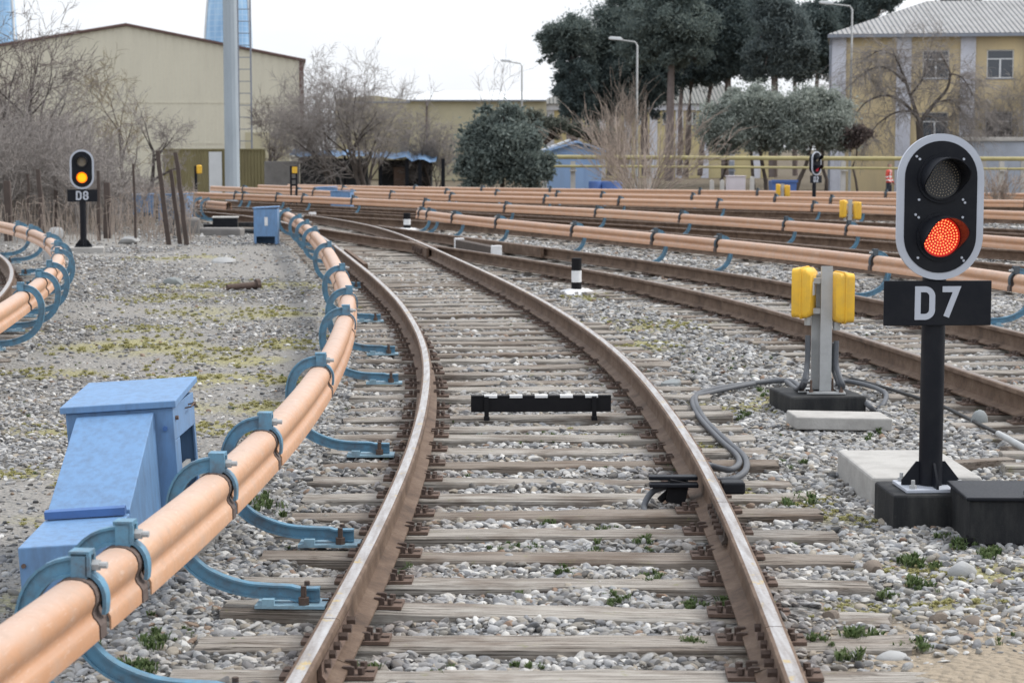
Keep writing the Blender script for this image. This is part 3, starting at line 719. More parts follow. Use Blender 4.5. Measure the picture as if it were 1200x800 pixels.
# ------------------------------------------------------------------ light signals
def stadium(w, h, n=20, cx=0, cz=0):
    """upright rounded outline, half width w, half height h"""
    s = h - w
    return [(cx + w * math.cos(a), cz + s + w * math.sin(a)) for a in np.linspace(0, math.pi, n)] + [(cx + w * math.cos(a), cz - s + w * math.sin(a)) for a in np.linspace(math.pi, 2 * math.pi, n)]
def arc(cx, cz, rx, rz, a0, a1, n=10): return [(cx + rx * math.cos(R(a)), cz + rz * math.sin(R(a))) for a in np.linspace(a0, a1, n)]
GLY = {  # stroke centre lines in a 0.52 x 1 cell
    'D': [([(.0, .0), (.0, 1), (.22, 1)] + arc(.22, .74, .24, .26, 90, 0) + arc(.22, .26, .24, .26, 0, -90) + [(.0, .0)], True)],
    '7': [([(.0, 1), (.46, 1), (.13, 0)], False)],
    '8': [(arc(.23, .755, .215, .245, 0, 360, 21)[:-1], True), (arc(.23, .255, .235, .255, 0, 360, 21)[:-1], True)],
    '2': [(arc(.23, .76, .23, .24, 170, -25, 12) + [(.0, .0), (.47, .0)], False)],
}
def glyph(m, ch, x0, z0, h, w, y, mi=0, Mx=None, dep=.003):
    hgt_ = h - w
    for pts, closed in GLY[ch]:
        P = [Vector((x0 + w / 2 + a * hgt_ * 1.15, z0 + w / 2 + b * hgt_)) for a, b in pts]
        Q = [P[0]]
        for p in P[1:]:
            if (p - Q[-1]).length > 1e-5: Q.append(p)
        if closed and (Q[0] - Q[-1]).length < 1e-5: Q.pop()
        n = len(Q); L_, R_ = [], []
        for i, p in enumerate(Q):
            a = Q[i - 1] if (i or closed) else None; b = Q[(i + 1) % n] if (i < n - 1 or closed) else None
            d0 = (p - a).normalized() if a is not None else None; d1 = (b - p).normalized() if b is not None else None
            d0 = d0 or d1; d1 = d1 or d0
            n0 = Vector((-d0.y, d0.x)); n1 = Vector((-d1.y, d1.x)); mt = (n0 + n1)
            mt = mt.normalized() if mt.length > .1 else n0
            k = min(1 / max(.35, mt.dot(n1)), 2.2) * w / 2
            L_.append(p + mt * k); R_.append(p - mt * k)
        k = n if closed else n - 1
        vs = []
        for a, b in zip(L_, R_): vs += [(a.x, y, a.y), (b.x, y, b.y), (a.x, y + dep, a.y), (b.x, y + dep, b.y)]
        fs = []
        for i in range(k):
            j = (i + 1) % n; A, B = 4 * i, 4 * j
            fs += [(A, A + 1, B + 1, B), (A + 2, B + 2, B + 3, A + 3), (A, B, B + 2, A + 2), (A + 1, A + 3, B + 3, B + 1)]
        m.add(vs, fs, mi, Mx)
def signal(base, rz, chars, label, lit, z_plate=.846, detail=True, group=None):
    t = thing('light_signal', label, 'light signal', base)
    B = TR(base, rz)
    HZ = 1.4545 - .008; HH = .3675; HW = .2205
    HEAD = [0]
    def P(name, m, mats, par=t, **kw): return m.xf(B @ Matrix.Translation((0, -.045 * HEAD[0], 0))).build(name, mats, par, **kw)
    m = MB(); m.b2((-.16, -.15, 0), (.16, .15, .018)); P('flange', m, 'grey_edge' if detail else 'black', bevel=.003)
    m = MB(); m.cyl((0, 0, .018), (0, 0, 1.14), .060, n=28)
    for k in range(4):
        m.prism([(.055, .018), (.15, .018), (.15, .045), (.075, .14), (.055, .14)], -.006, .006, 'y', 0, Matrix.Rotation(R(90 * k), 4, 'Z'))
    P('pole', m, 'black', smooth=40)
    if detail:
        for x, y in ((-.12, -.12), (.12, -.12), (-.12, .12), (.12, .12)):
            m = MB(); m.cyl((x, y, .018), (x, y, .036), .019, n=6); m.cyl((x, y, .036), (x, y, .062), .010, n=8); P('bolt', m, 'galv')
    # number plate
    m = MB(); m.b2((-.276, -.075, z_plate), (.276, -.062, z_plate + .228)); plate = P('number_plate', m, 'black', bevel=.004)
    m = MB(); w = .030
    for ch, x in zip(chars, (-.118, .008)): glyph(m, ch, x, z_plate + .030, .170, w, -.0785)
    P('characters', m, 'grey_edge', plate)
    # head
    HEAD[0] = 1; m = MB(); m.cyl((0, .045, 1.09), (0, .045, 1.3), .056, n=20); m.prism(stadium(.165, .30, 14, 0, HZ), -.02, .12, 'y'); P('housing', m, 'black', smooth=40)
    m = MB(); m.prism(stadium(HW, HH, 24, 0, HZ), -.045, -.02, 'y'); bp = P('backplate', m, 'grey_edge', smooth=40)
    m = MB(); m.prism(stadium(HW - .036, HH - .036, 24, 0, HZ), -.049, -.045, 'y'); P('face_panel', m, 'black', bp, smooth=40)
    for dz, kind in ((.142, lit[0]), (-.150, lit[1])):
        cz = HZ + dz
        m = MB(); n = 40
        # visor: full ring at the root, long at top and sides, short below
        def ln(a):
            s = math.sin(a); return .022 + .168 * sst(-.70, .45, s)
        ring = [(math.cos(2 * math.pi * k / n), math.sin(2 * math.pi * k / n), 2 * math.pi * k / n) for k in range(n)]
        vs = []
        for r0, r1 in ((.108, .108), (.102, .102)):
            vs += [(c * r0, -.049, cz + s * r0) for c, s, a in ring] + [(c * r1, -.049 - float(ln(a)), cz + s * r1) for c, s, a in ring]
        fs = [(k, (k + 1) % n, n + (k + 1) % n, n + k) for k in range(n)] + [(2 * n + k, 3 * n + k, 3 * n + (k + 1) % n, 2 * n + (k + 1) % n) for k in range(n)] + [(n + k, n + (k + 1) % n, 3 * n + (k + 1) % n, 3 * n + k) for k in range(n)]
        m.add(vs, fs)
        m.add([(c * .122, -.050, cz + s * .122) for c, s, a in ring] + [(c * .122, -.062, cz + s * .122) for c, s, a in ring] + [(c * .104, -.062, cz + s * .104) for c, s, a in ring],
              [(k, (k + 1) % n, n + (k + 1) % n, n + k) for k in range(n)] + [(n + k, n + (k + 1) % n, 2 * n + (k + 1) % n, 2 * n + k) for k in range(n)])
        hood = P('visor', m, 'black', smooth=40)
        m = MB(); m.cyl((0, -.049, cz), (0, -.054, cz), .1005, n=32, mi=0)
        lens_m = {'off': 'lens_dark', 'red': 'lens_red', 'amber': 'lens_amber', 'dim': 'lens_dim'}[kind]; led = {'off': 'led_off', 'red': 'led_red', 'amber': 'led_amber', 'dim': 'lens_dim'}[kind]
        if detail:
            for q in range(1, 7):
                for k in range(6 * q):
                    a = 2 * math.pi * k / (6 * q) + q * .3; r = q * .0143
                    if r < .09: m.cyl((r * math.cos(a), -.054, cz + r * math.sin(a)), (r * math.cos(a), -.0575, cz + r * math.sin(a)), .0043, .003, 6, 1)
            m.cyl((0, -.054, cz), (0, -.058, cz), .005, n=6, mi=1)
        else:
            m.cyl((0, -.054, cz), (0, -.060, cz), .080, .06, 24, 1)
        P('lamp_lens', m, [lens_m, led], hood, smooth=30)
        if detail:
            for x, z in ((-.112, .098), (-.112, -.105), (.112, -.105), (-.128, .112), (.122, -.120), (.112, .098)):
                m = MB(); m.cyl((x, -.049, cz + z), (x, -.055, cz + z), .0065, n=8); P('screw', m, 'grey_edge', bp)
    return t
pD7 = G(1090, 566, .17)
signal((pD7.x, pD7.y, .145), R(3), 'D7', 'tall black light signal at right with its red lamp lit, plate reading D7', ('off', 'red'))
pD8 = G(98, 290, .04)
signal((pD8.x, pD8.y, .05), R(10), 'D8', 'black light signal by the leafless thicket, amber lamp lit, plate reading D8', ('off', 'amber'), detail=False)
pD2 = G(952, 241, 0)
pD2 = Vector((X(952, 61.5), 61.5, -.02))
signal(tuple(pD2), R(42), 'D2', 'far small light signal turned sideways, plate reading D2, under the yellow pipes', ('off', 'dim'), detail=False)
# concrete pedestals
def block(name, label, cat, c, size, rz, mat, bevel=.012, tilt=0):
    m = MB(); m.b2((-size[0] / 2, -size[1] / 2, 0), (size[0] / 2, size[1] / 2, size[2])); m.xf(TR(c, rz, 0, tilt))
    return tag(m.build(name, mat, bevel=bevel), label, cat)
block('signal_pedestal', 'black tarred concrete block carrying the signal with the red lamp', 'concrete block', (pD7.x - .02, pD7.y + .02, -.1), (.43, .43, .243), R(3), 'black_tar')
a = G(1060, 545, .14)
block('concrete_slab', 'pale worn concrete slab lying behind the foot of the red-lamp signal', 'concrete slab', (2.235, 11.15, -.09), (.60, 1.0, .205), R(1.5), 'concrete', .015)
block('signal_footing', 'low pale slab under the amber-lamp signal by the thicket', 'concrete slab', (pD8.x, pD8.y, -.1), (.75, .5, .15), R(10), 'concrete')
# black trackside box at the right edge
a = G(1116, 632, 0); Bx = TR((a.x + .40, a.y + .24, -.03), R(-1)) @ Matrix.Diagonal((.92, .9, .76, 1))
t = thing('equipment_box', 'black steel equipment box with hinged lid at the right edge beside the signal foot', 'equipment box', (a.x + .34, a.y + .3, 0))
MB().b2((-.34, -.26, 0), (.34, .26, .285)).xf(Bx).build('body', 'black_tar', t, bevel=.008)
MB().b2((-.36, -.28, .287), (.36, .28, .312)).xf(Bx).build('lid', 'black', t, bevel=.006)
m = MB(); m.b2((-.02, -.31, .27), (.03, -.27, .325)); m.b2((-.05, -.30, .322), (.07, -.22, .345)); m.cyl((-.02, -.30, .35), (.08, -.25, .365), .022, n=10); m.cyl((0, -.30, .24), (0, -.272, .24), .03, n=10)
m.xf(Bx).build('latch', 'black_matt', t, smooth=40)
for x in (-.30,):
    m = MB(); m.b2((x - .045, -.25, .0), (x - .04 + .01, -.21, .06)); m.b2((x - .07, -.27, .0), (x - .02, -.262, .05)); m.xf(Bx).build('lug', 'black_matt', t)
# ------------------------------------------------------------------ twin yellow boxes on posts
def lunch(m, w, h, d, Mx, mi=0):
    """rounded rectangular moulded case, thickness d along y"""
    def rr(w, h, r): return [(sx * (w / 2 - r) + r * math.cos(a), sz * (h / 2 - r) + r * math.sin(a)) for sx, sz, a0 in ((1, 1, 0), (-1, 1, 90), (-1, -1, 180), (1, -1, 270)) for a in np.linspace(R(a0), R(a0 + 90), 5)]
    for y0, y1, s0, s1 in ((-d / 2, -d / 2 + .03, .86, 1), (-d / 2 + .03, -.004, 1, 1.0), (-.004, .008, 1.05, 1.05), (.008, d / 2, 1.0, .99)):
        A = rr(w * s0, h * s0, .035); Bq = rr(w * s1, h * s1, .035); n = len(A)
        m.add([(x, y0, z) for x, z in A] + [(x, y1, z) for x, z in Bq], [tuple(range(n)), tuple(range(n, 2 * n))[::-1]] + [(i, n + i, n + (i + 1) % n, (i + 1) % n) for i in range(n)], mi, Mx)
def twin(base, rz, label, near_=True):
    t = thing('junction_post', label, 'junction post', base); B = TR(base, rz)
    def P(name, m, mat, par=t, **k): return m.xf(B).build(name, mat, par, **k)
    for sx in ((-1, 1) if near_ else (1,)):
        m = MB(); x = .0 if not near_ else sx * .028
        y = -.045 if sx > 0 else .05
        m.b2((x - .042, y - .003, .012), (x + .042, y + .003, .93 if sx > 0 else .86)); m.b2((x - .042, y + .003, .012), (x - .036, y + .04, .92)); m.b2((x + .036, y + .003, .012), (x + .042, y + .04, .92))
        P('post', m, 'galv')
        m = MB(); m.b2((x - .14, y - .10, 0), (x + .14, y + .10, .011)); P('base_plate', m, 'galv')
        if near_:
            for bx_, by_ in ((-.11, -.07), (.11, -.07)):
                m = MB(); m.cyl((x + bx_, y + by_, .011), (x + bx_, y + by_, .10), .008, n=8); m.cyl((x + bx_, y + by_, .011), (x + bx_, y + by_, .028), .016, n=6); P('bolt', m, 'rust')
    for sx, z, tw in ((-1, .735, 72), (1, .70, 76)):
        m = MB(); Mb = TR((sx * .128, .0, z), R(-sx * tw))
        lunch(m, .26, .36, .135, Mb); bxo = P('case', m, 'yellow', smooth=50)
        if sx < 0:
            m = MB(); m.b2((-.04, -.0695, -.02), (.04, -.068, .08)); m.xf(Mb); m.xf(B).build('sticker', 'white', bxo)
        m = MB(); m.cyl((sx * .105, -.02, z - .18), (sx * .105, -.02, z - .24), .026, n=12); m.cyl((sx * .10, .03, z - .18), (sx * .10, .03, z - .23), .02, n=12); m.xf(B).build('gland', 'galv', bxo, smooth=40)
    m = MB(); m.b2((-.075, -.03, .58), (.075, .03, .62)); m.b2((-.075, -.03, .80), (.075, .03, .84)); P('crosspiece', m, 'galv')
    return t
tp = G(962, 459, .10); tb = (tp.x, tp.y, .10)
twin(tb, R(-4), 'grey steel post with two yellow cases left of the red-lamp signal, cables at its foot')
block('post_footing', 'black-edged concrete footing under the near yellow-cased post', 'concrete block', (tp.x - .02, tp.y + .06, -.12), (.56, .62, .215), R(8), 'black_tar', .015)
a = G(985, 487, .06)
block('flat_slab', 'pale flat slab lying on the gravel before the near yellow-cased post', 'concrete slab', (a.x - .01, a.y + .02, -.02), (.66, .36, .088), R(3), 'concrete', .01, R(1.5))
b = Vector((X(994, 41.5), 41.5, -.12)); twin((b.x, b.y, -.1), R(0), 'grey post with two yellow cases standing behind the second orange rail', False)
m = MB(); m.cyl((b.x - .40, b.y + .5, -.1), (b.x - .40, b.y + .5, .55), .035, n=10)
b = Vector((X(915, 63), 63, -.10)); twin((b.x, b.y, -.15), R(6), 'far grey post with two yellow cases left of the sideways signal', False)
# cables of the near post
def cable(name, label, pts, r, mat, cat='cable', parent=None):
    P3 = np.array(pts, float); q = catmull_n(P3, 10)
    o = MB().tube([tuple(p) for p in q], r, 8).build(name, mat, parent, 60)
    return tag(o, label, cat) if parent is None else o
def catmull_n(P, n):
    P = np.vstack([2 * P[0] - P[1], P, 2 * P[-1] - P[-2]]); out = []
    for i in range(1, len(P) - 2):
        a, b, c, d = P[i - 1:i + 3]
        for t in np.linspace(0, 1, n, endpoint=False):
            out.append(.5 * (2 * b + (c - a) * t + (2 * a - 5 * b + 4 * c - d) * t * t + (3 * b - a - 3 * c + d) * t ** 3))
    return np.array(out + [P[-2]])
g3 = lambda u, v, z=.0: tuple(G(u, v, z))
tx, ty, tz = tb
cable('cable', 'grey cable looping from the yellow-cased post to the rail clamp, outer loop', [(tx - .105, ty - .02, .52), (tx - .108, ty - .03, .32), (tx - .14, ty - .05, .14), g3(925, 446, .03), g3(880, 449, .0), g3(835, 456), g3(815, 465), g3(825, 490), g3(850, 515), g3(872, 535), g3(874, 550, .02), g3(862, 560, .0), g3(845, 563, -.02), g3(820, 560, -.05)], .020, 'cable')
cable('cable', 'grey cable looping from the yellow-cased post to the rail clamp, inner loop', [(tx - .10, ty + .03, .50), (tx - .10, ty + .02, .30), (tx - .16, ty + .03, .12), g3(915, 445, .0), g3(870, 452), g3(832, 460), g3(812, 467), g3(818, 487), g3(842, 514), g3(862, 532), g3(866, 543, .02), g3(855, 550, .02), g3(835, 546, .02), g3(815, 540, .06)], .019, 'cable')
cable('cable', 'thick grey cable curving down right of the yellow-cased post onto the gravel', [(tx + .105, ty - .02, .48), (tx + .105, ty - .04, .30), (tx + .14, ty - .12, .16), g3(985, 455, .10), g3(1005, 465, .06), g3(1018, 475, .03), g3(1025, 482, -.03)], .020, 'cable')
cable('cable', 'grey cable bowing out to the right behind the flat slab', [(tx + .10, ty + .03, .46), (tx + .10, ty + .05, .26), (tx + .16, ty + .05, .12), g3(985, 446, .04), g3(1015, 451, .02), g3(1037, 460, .02), g3(1036, 472, .0), g3(1028, 480, -.04)], .019, 'cable')
cable('cable', 'thin black cable running right across the gravel from the yellow-cased post', [(tx + .05, ty + .1, .05), g3(990, 444, .01), g3(1030, 452, 0), g3(1060, 461, 0), g3(1100, 474, 0), g3(1128, 487, -.01), g3(1160, 503, 0), g3(1205, 522, .02)], .014, 'cable_black')
cable('cable', 'pale grey pipe lying beside the sleeper ends at the right edge', [g3(1170, 508, .02), g3(1185, 516, .03), g3(1215, 533, .03)], .022, 'galv', 'pipe')
# black clamp unit under the right rail
js = s_of(MAIN, 806, 545); Fx = frame(MAIN, js, .8, 0)
t = thing('rail_contactor', 'black clamp unit gripping the right rail where the grey cables end', 'rail sensor', tuple(Fx.translation))
m = MB()
for z in (.10, .13): m.b2((-.30, -.10 + (z - .1) * 2, z), (-.04, -.02 + (z - .1) * 2, z + .022), 0)
m.xf(Fx).build('clamp_arm', 'black', t, bevel=.006)
MB().b2((.085, -.07, .06), (.21, .05, .125)).xf(Fx).build('sensor_box', 'black', t, bevel=.012)
m = MB(); m.box((-.16, .0, .04), (.10, .14, .12), 0, Matrix.Rotation(.2, 4, 'Y')); m.cyl((-.24, -.02, .02), (-.12, .03, .12), .02, n=8); m.cyl((-.10, -.05, -.02), (-.18, .02, .10), .018, n=8); m.xf(Fx).build('clamp_body', 'black_matt', t)
cable('cable_tail', '', [tuple(Fx @ Vector(p)) for p in ((-.18, 0, .10), (-.28, -.04, .07), (-.33, -.12, .0), (-.30, -.24, -.04), (-.22, -.32, -.07))], .017, 'cable', parent=t)

# ------------------------------------------------------------------ striped board between the rails
sb = s_of(MAIN, 634, 478) ; Fb = frame(MAIN, near(MAIN, G(634, 487, 0)[:2]), 0, 0); Fb = TR(G(634, 488, 0), R(1.5))
t = thing('striped_board', 'low black board with white dashes on its top edge standing between the rails', 'track marker', tuple(Fb.translation))
MB().b2((-.495, -.012, .035), (.495, .012, .135)).xf(Fb).build('board', 'black_matt', t, bevel=.003)
m = MB(); m.b2((-.495, -.012, .137), (.495, .045, .150)); m.xf(Fb).build('top_strip', 'black_matt', t)
for k in range(5): 
    x = -.355 + .178 * k
    MB().b2((x - .045, -.0135, .1355), (x + .045, .047, .1535)).xf(Fb).build('white_dash', 'white', t)
for x in (-.385, .375):
    m = MB(); m.b2((x - .016, -.034, -.02), (x + .016, -.014, .145)); m.b2((x - .02, -.06, -.02), (x + .02, -.012, .006)); m.xf(Fb).build('leg', 'black_matt', t)
# ------------------------------------------------------------------ short striped marker posts
def bollard(base, r, h, label, rev=False):
    t = thing('marker_post', label, 'marker post', base); x, y, z = base; e = [0, .30, .64, 1] if not rev else [0, .25, .6, 1]
    for i in range(3):
        MB().cyl((x, y, z + e[i] * h), (x, y, z + e[i + 1] * h - .001), r, n=20).build('black_band' if i != 1 else 'white_band', 'black_matt' if i != 1 else 'white', t, smooth=40, bevel=.004)
    m = MB(); r_ = np.random.default_rng(5); n = 22; vs = [(0, 0, .045)]; fs = []
    for j, (rad, zz) in enumerate(((r * 1.6, .05), (r * 2.6, .03), (r * 3.6, -.03))):
        for k in range(n):
            q = rad * (1 + r_.normal(0, .10)); vs.append((q * math.cos(2 * math.pi * k / n) * 1.2, q * math.sin(2 * math.pi * k / n), zz + r_.normal(0, .006)))
    for k in range(n):
        fs.append((0, 1 + k, 1 + (k + 1) % n))
        for j in range(2): fs.append((1 + j * n + k, 1 + (j + 1) * n + k, 1 + (j + 1) * n + (k + 1) % n, 1 + j * n + (k + 1) % n))
    m.add(vs, fs, 0, TR((x + .03, y - .03, z))); m.build('whitewashed_mound', 'white', t, 60)
b = G(675.5, 340, 0); bollard((b.x, b.y, -.03), .068, .46, 'short round post banded black and white on a whitewashed mound, between the tracks')
b = G(477, 268, 0); bollard((b.x, b.y, -.03), .085, .40, 'far stubby black and white post under the tip of the nearest long orange rail')

# ------------------------------------------------------------------ blue cable boxes
def cable_box(base, rz, label, group=None, tilt=R(0)):
    t = thing('cable_box', label, 'cable box', base, group); B = TR(base, rz, 0, tilt)
    def P(name, m, mat, par=t, **k): return m.xf(B).build(name, mat, par, **k)
    w = .25; m = MB()
    m.b2((-w, 0, 0), (w, .014, .655)); m.b2((-w, .586, 0), (w, .60, .655)); m.b2((-w, .014, 0), (-w + .012, .586, .655))
    m.b2((w - .012, .014, .50), (w, .586, .655)); m.b2((w - .012, .014, 0), (w, .14, .498)); m.b2((w - .012, .56, 0), (w, .586, .498)); m.b2((w - .012, .14, 0), (w, .56, .22))
    P('housing', m, 'blue_box', bevel=.003)
    m = MB(); m.prism([(-.025, .658), (-.025, .690), (.63, .730), (.63, .700)], -w - .02, w + .02, 'x'); P('lid', m, 'blue_box', bevel=.004)
    m = MB(); m.prism([(-.002, .0), (-.002, .64), (-.03, .64), (-.74, .315), (-.74, .0)], -w + .055, w - .085, 'x'); P('sloping_duct', m, 'blue_box', bevel=.004)
    m = MB(); m.prism([(-.742, .0), (-.742, .300), (-1.26, .275), (-1.26, .0)], -w + .055, w - .085, 'x'); m.b2((-w + .02, -.775, 0), (w - .05, -.745, .262)); P('low_duct', m, 'blue_box', bevel=.006)
    m = MB(); m.prism([(-.80, .303), (-.80, .335), (-.765, .340), (-.755, .312)], -w + .06, w - .095, 'x'); P('duct_flange', m, 'blue_dark')
    m = MB(); m.tube([(w, .33, .61), (w + .03, .33, .615), (w + .03, .43, .62), (w, .43, .615)], .004, 6); P('wire_handle', m, 'rust')
    for z in (.56,):
        for x in (-w + .03, w - .04):
            m = MB(); m.cyl((x, 0, z), (x, -.012, z), .012, n=6); P('bolt', m, 'blue_dark')
    for x, y, z in ((-w - .004, .06, .5), (w + .004, .06, .10), (w + .004, .57, .60), (w + .004, .06, .60)):
        m = MB(); m.cyl((x - .004 * (1 if x > 0 else -1), y, z), (x + .01 * (1 if x > 0 else -1), y, z), .011, n=6); P('bolt', m, 'rust')
    for x in (-w + .075, w - .105):
        for z in (.20, .08):
            m = MB(); m.cyl((x, -1.26, z), (x, -1.27, z), .010, n=6); P('bolt', m, 'rust')
    m = MB(); m.b2((-w + .01, -.004, .02), (-w + .05, -.002, .64)); m.b2((w - .08, -.004, .02), (w - .01, -.002, .64)); P('corner_strip', m, 'blue_dark') if 0 else None
    m = MB(); m.b2((w - .05, .14, .29), (w - .03, .56, .33)); P('inner_shelf', m, 'galv')
    return t
b0 = Vector((-1.79, 9.2, .015))
cable_box((b0.x, b0.y, b0.z), R(0), 'large bright blue cable box with sloping duct beside the foreground orange rail', tilt=R(-3.6))
def box_back(base, rz, w, h, d, label, sticker=True, z=0):
    t = thing('cable_box', label, 'cable box', base); B = TR(base, rz)
    def P(name, m, mat, par=t, **k): return m.xf(B).build(name, mat, par, **k)
    m = MB(); m.b2((-w, -.012, h * .21), (w, 0, h * .95)); m.b2((-w, -.012, 0), (-w * .78, 0, h * .21)); m.b2((w * .78, -.012, 0), (w, 0, h * .21)); m.b2((-w, 0, 0), (-w + .012, d, h * .95)); m.b2((w - .012, 0, 0), (w, d, h * .95)); m.b2((-w, d, 0), (w, d + .012, h * .95))
    P('housing', m, 'blue_box')
    m = MB(); m.prism([(-w - .02, h * .955), (w + .02, h * .99), (w + .02, h * 1.02), (-w - .02, h * .985)], -.03, d + .04, 'y'); P('lid', m, 'blue_box')
    if sticker:
        m = MB(); m.b2((-.02, -.016, h * .5), (.045, -.013, h * .73)); P('label_plate', m, 'white')
    m = MB(); m.b2((-w * .5, d + .012, .0), (w * .5, d + .5, h * .45)); P('duct', m, 'blue_box')
    return t
b = G(311.5, 285, 0); box_back((b.x, b.y, -.02), R(2), .235, .74, .45, 'upright blue cable box with white label at the end of the foreground orange rail')
b = Vector((X(400, 60), 60, .12)); box_back((b.x, b.y, .0), R(-8), .30, .62, .5, 'far blue box rising above the orange rails, right one of a pair', False)
b = Vector((X(385, 66), 66, .12)); box_back((b.x, b.y, .0), R(14), .33, .62, .6, 'far blue box rising above the orange rails, left one of a pair', False)
b = G(170, 246, .3); box_back((X(170, 52), 52, .10), R(10), .26, .60, .5, 'blue box half hidden by twigs left of the rusty posts', False)
box_back((X(204, 50), 50, -.05), R(-10), .36, .80, .5, 'blue box seen between the leaning rusty posts', True)
# ------------------------------------------------------------------ point machine
b = G(262, 271, 0); B = TR((b.x, b.y + .3, -.05), R(6))
t = thing('point_machine', 'black point machine with pale lid between the upright blue box and the rusty posts', 'point machine', tuple(b))
MB().b2((-.28, -.2, .08), (.28, .4, .34)).xf(B).build('casing', 'black', t, bevel=.02)
MB().b2((-.30, -.22, .343), (.30, .42, .372)).xf(B).build('lid', 'concrete', t, bevel=.008)
m = MB(); m.b2((.30, -.1, .14), (.95, .1, .24)); m.b2((.95, -.14, .05), (1.10, .14, .26)); m.b2((-.5, -.05, .05), (-.28, .2, .2)); m.xf(B).build('drive_gear', 'black_tar', t, bevel=.01)
m = MB(); m.cyl((1.1, 0, .17), (2.0, .4, .17), .025, n=8); m.xf(B).build('throw_rod', 'rust', t)
MB().b2((-.6, -.35, -.02), (1.3, .6, .07)).xf(B).build('bed_plate', 'black_tar', t, bevel=.01)
block('concrete_lump', 'rough grey concrete lump left of the black point machine', 'concrete block', (b.x - .75, b.y - .2, -.1), (.45, .4, .42), R(20), 'concrete_dk', .06)
block('concrete_lump', 'flat grey concrete lump in front of the black point machine', 'concrete block', (b.x + .1, b.y - .9, -.1), (.95, .4, .22), R(-8), 'concrete_dk', .05)
# lumps and stones that stand out
def rock(label, c, s, rz, seed, mat='stone', sharp=False):
    me = pebble(seed, sharp); me = me.copy(); me.name = 'rock'; me.materials.clear(); me.materials.append(M[mat])
    o = link('rock', me, mat=TR(c, rz) @ Matrix.Diagonal((*s, 1))); return tag(o, label, 'rock')
M['rock_pale'] = painted('rock_pale', (.36, .365, .365), (.27, .26, .24), .5, 11, .85, .3)
M['rock_mid'] = painted('rock_mid', (.23, .25, .255), (.14, .13, .12), .5, 11, .85, .3)
M['rock_brown'] = painted('rock_brown', (.20, .165, .135), (.10, .085, .07), .5, 11, .9, .4)
rk = lambda lab, u, v, s, seed, mat, sharp=False, rz=.3: rock(lab, tuple(G(u, v, .0) + Vector((0, 0, s[2] * .35 - .04))), s, rz, seed, mat, sharp)
rk('smooth pale oval stone in front of the black equipment box', 1127, 664, (.075, .05, .055), 31, 'rock_pale')
rk('pointed grey stone standing on the gravel behind the signal pole', 1148, 492, (.065, .05, .085), 32, 'rock_mid')
rk('dark rough stone on the sandy patch', 1024, 562 + 98, (.055, .045, .045), 34, 'rock_brown', True)
rk('smooth grey stone at the edge of the sandy patch', 1043, 762, (.075, .045, .03), 35, 'rock_pale')
rk('dark rough stone below the black equipment box', 1140, 722, (.045, .04, .035), 36, 'rock_brown', True)
rk('brown rough stone in the dirt near the bottom right', 1100, 718, (.05, .04, .035), 37, 'rock_brown', True)
rk('brown angular stone on the sand beside the right rail', 975, 715, (.05, .04, .04), 38, 'rock_brown', True)
rk('large flat pale stone on the sand beside the right rail', 985, 770, (.07, .035, .02), 39, 'rock_pale')
rk('light brown brick-like stone in front of the signal pedestal', 1090, 606, (.06, .04, .035), 40, 'rock_brown', True)
rk('grey boulder beside the right rail below the striped post', 788, 449, (.12, .07, .06), 41, 'rock_mid', True)
rk('pale boulder on the gravel left of the upright blue box', 262, 306, (.22, .18, .09), 42, 'rock_pale', True)
rk('pale boulder at the foot of the amber-lamp signal', 65, 278, (.22, .2, .20), 43, 'rock_pale', True)
rk('pale stone standing just inside the bent third rail', 57, 303, (.13, .12, .22), 44, 'rock_pale', True)
rk('pale boulder at the side of the thicket edge', 150, 283, (.25, .2, .12), 45, 'rock_pale', True)
rk('grey stone in the middle of the left gravel field', 204, 330, (.17, .11, .08), 46, 'rock_mid', True)
# iron pin lying on the field, concrete block under the run, plank
a = G(266, 337, .02); b = G(300, 334, .04); m = MB(); m.cyl(a, b, .045, .05, 10); m.cyl(b, b + (b - a).normalized() * .05, .085, n=8)
tag(m.build('iron_pin', 'rust_dk', smooth=40), 'rusty iron pin lying on the mossy gravel field', 'scrap iron')
a = G(236, 636, .05)
block('concrete_block', 'grey concrete block half under the foreground orange rail by the big blue box', 'concrete block', (a.x - .16, a.y + .25, -.14), (.30, .9, .25), R(-3), 'concrete', .012)
a = G(1195, 548, .0)
t = thing('sleeper_offcut', 'two old timber ends at the right edge behind the black equipment box', 'timber', (a.x, a.y, 0))
block('plank', 'grey splintered plank lying behind the black equipment box', 'plank', tuple(G(1150, 548, -.03)), (.42, .10, .05), R(20), 'sleeper', .004)
bpy.data.objects.remove(t)
for k, (u, v, lab) in enumerate(((1192, 535, 'squared timber end at the right edge, the one farther back'), (1195, 549, 'squared timber end at the right edge, the one nearer the equipment box'))):
    a = G(u, v, .0); block('timber_end', lab, 'timber', (a.x + .28, a.y, -.1), (.75, .17, .125), R(-3), 'sleeper', .01)

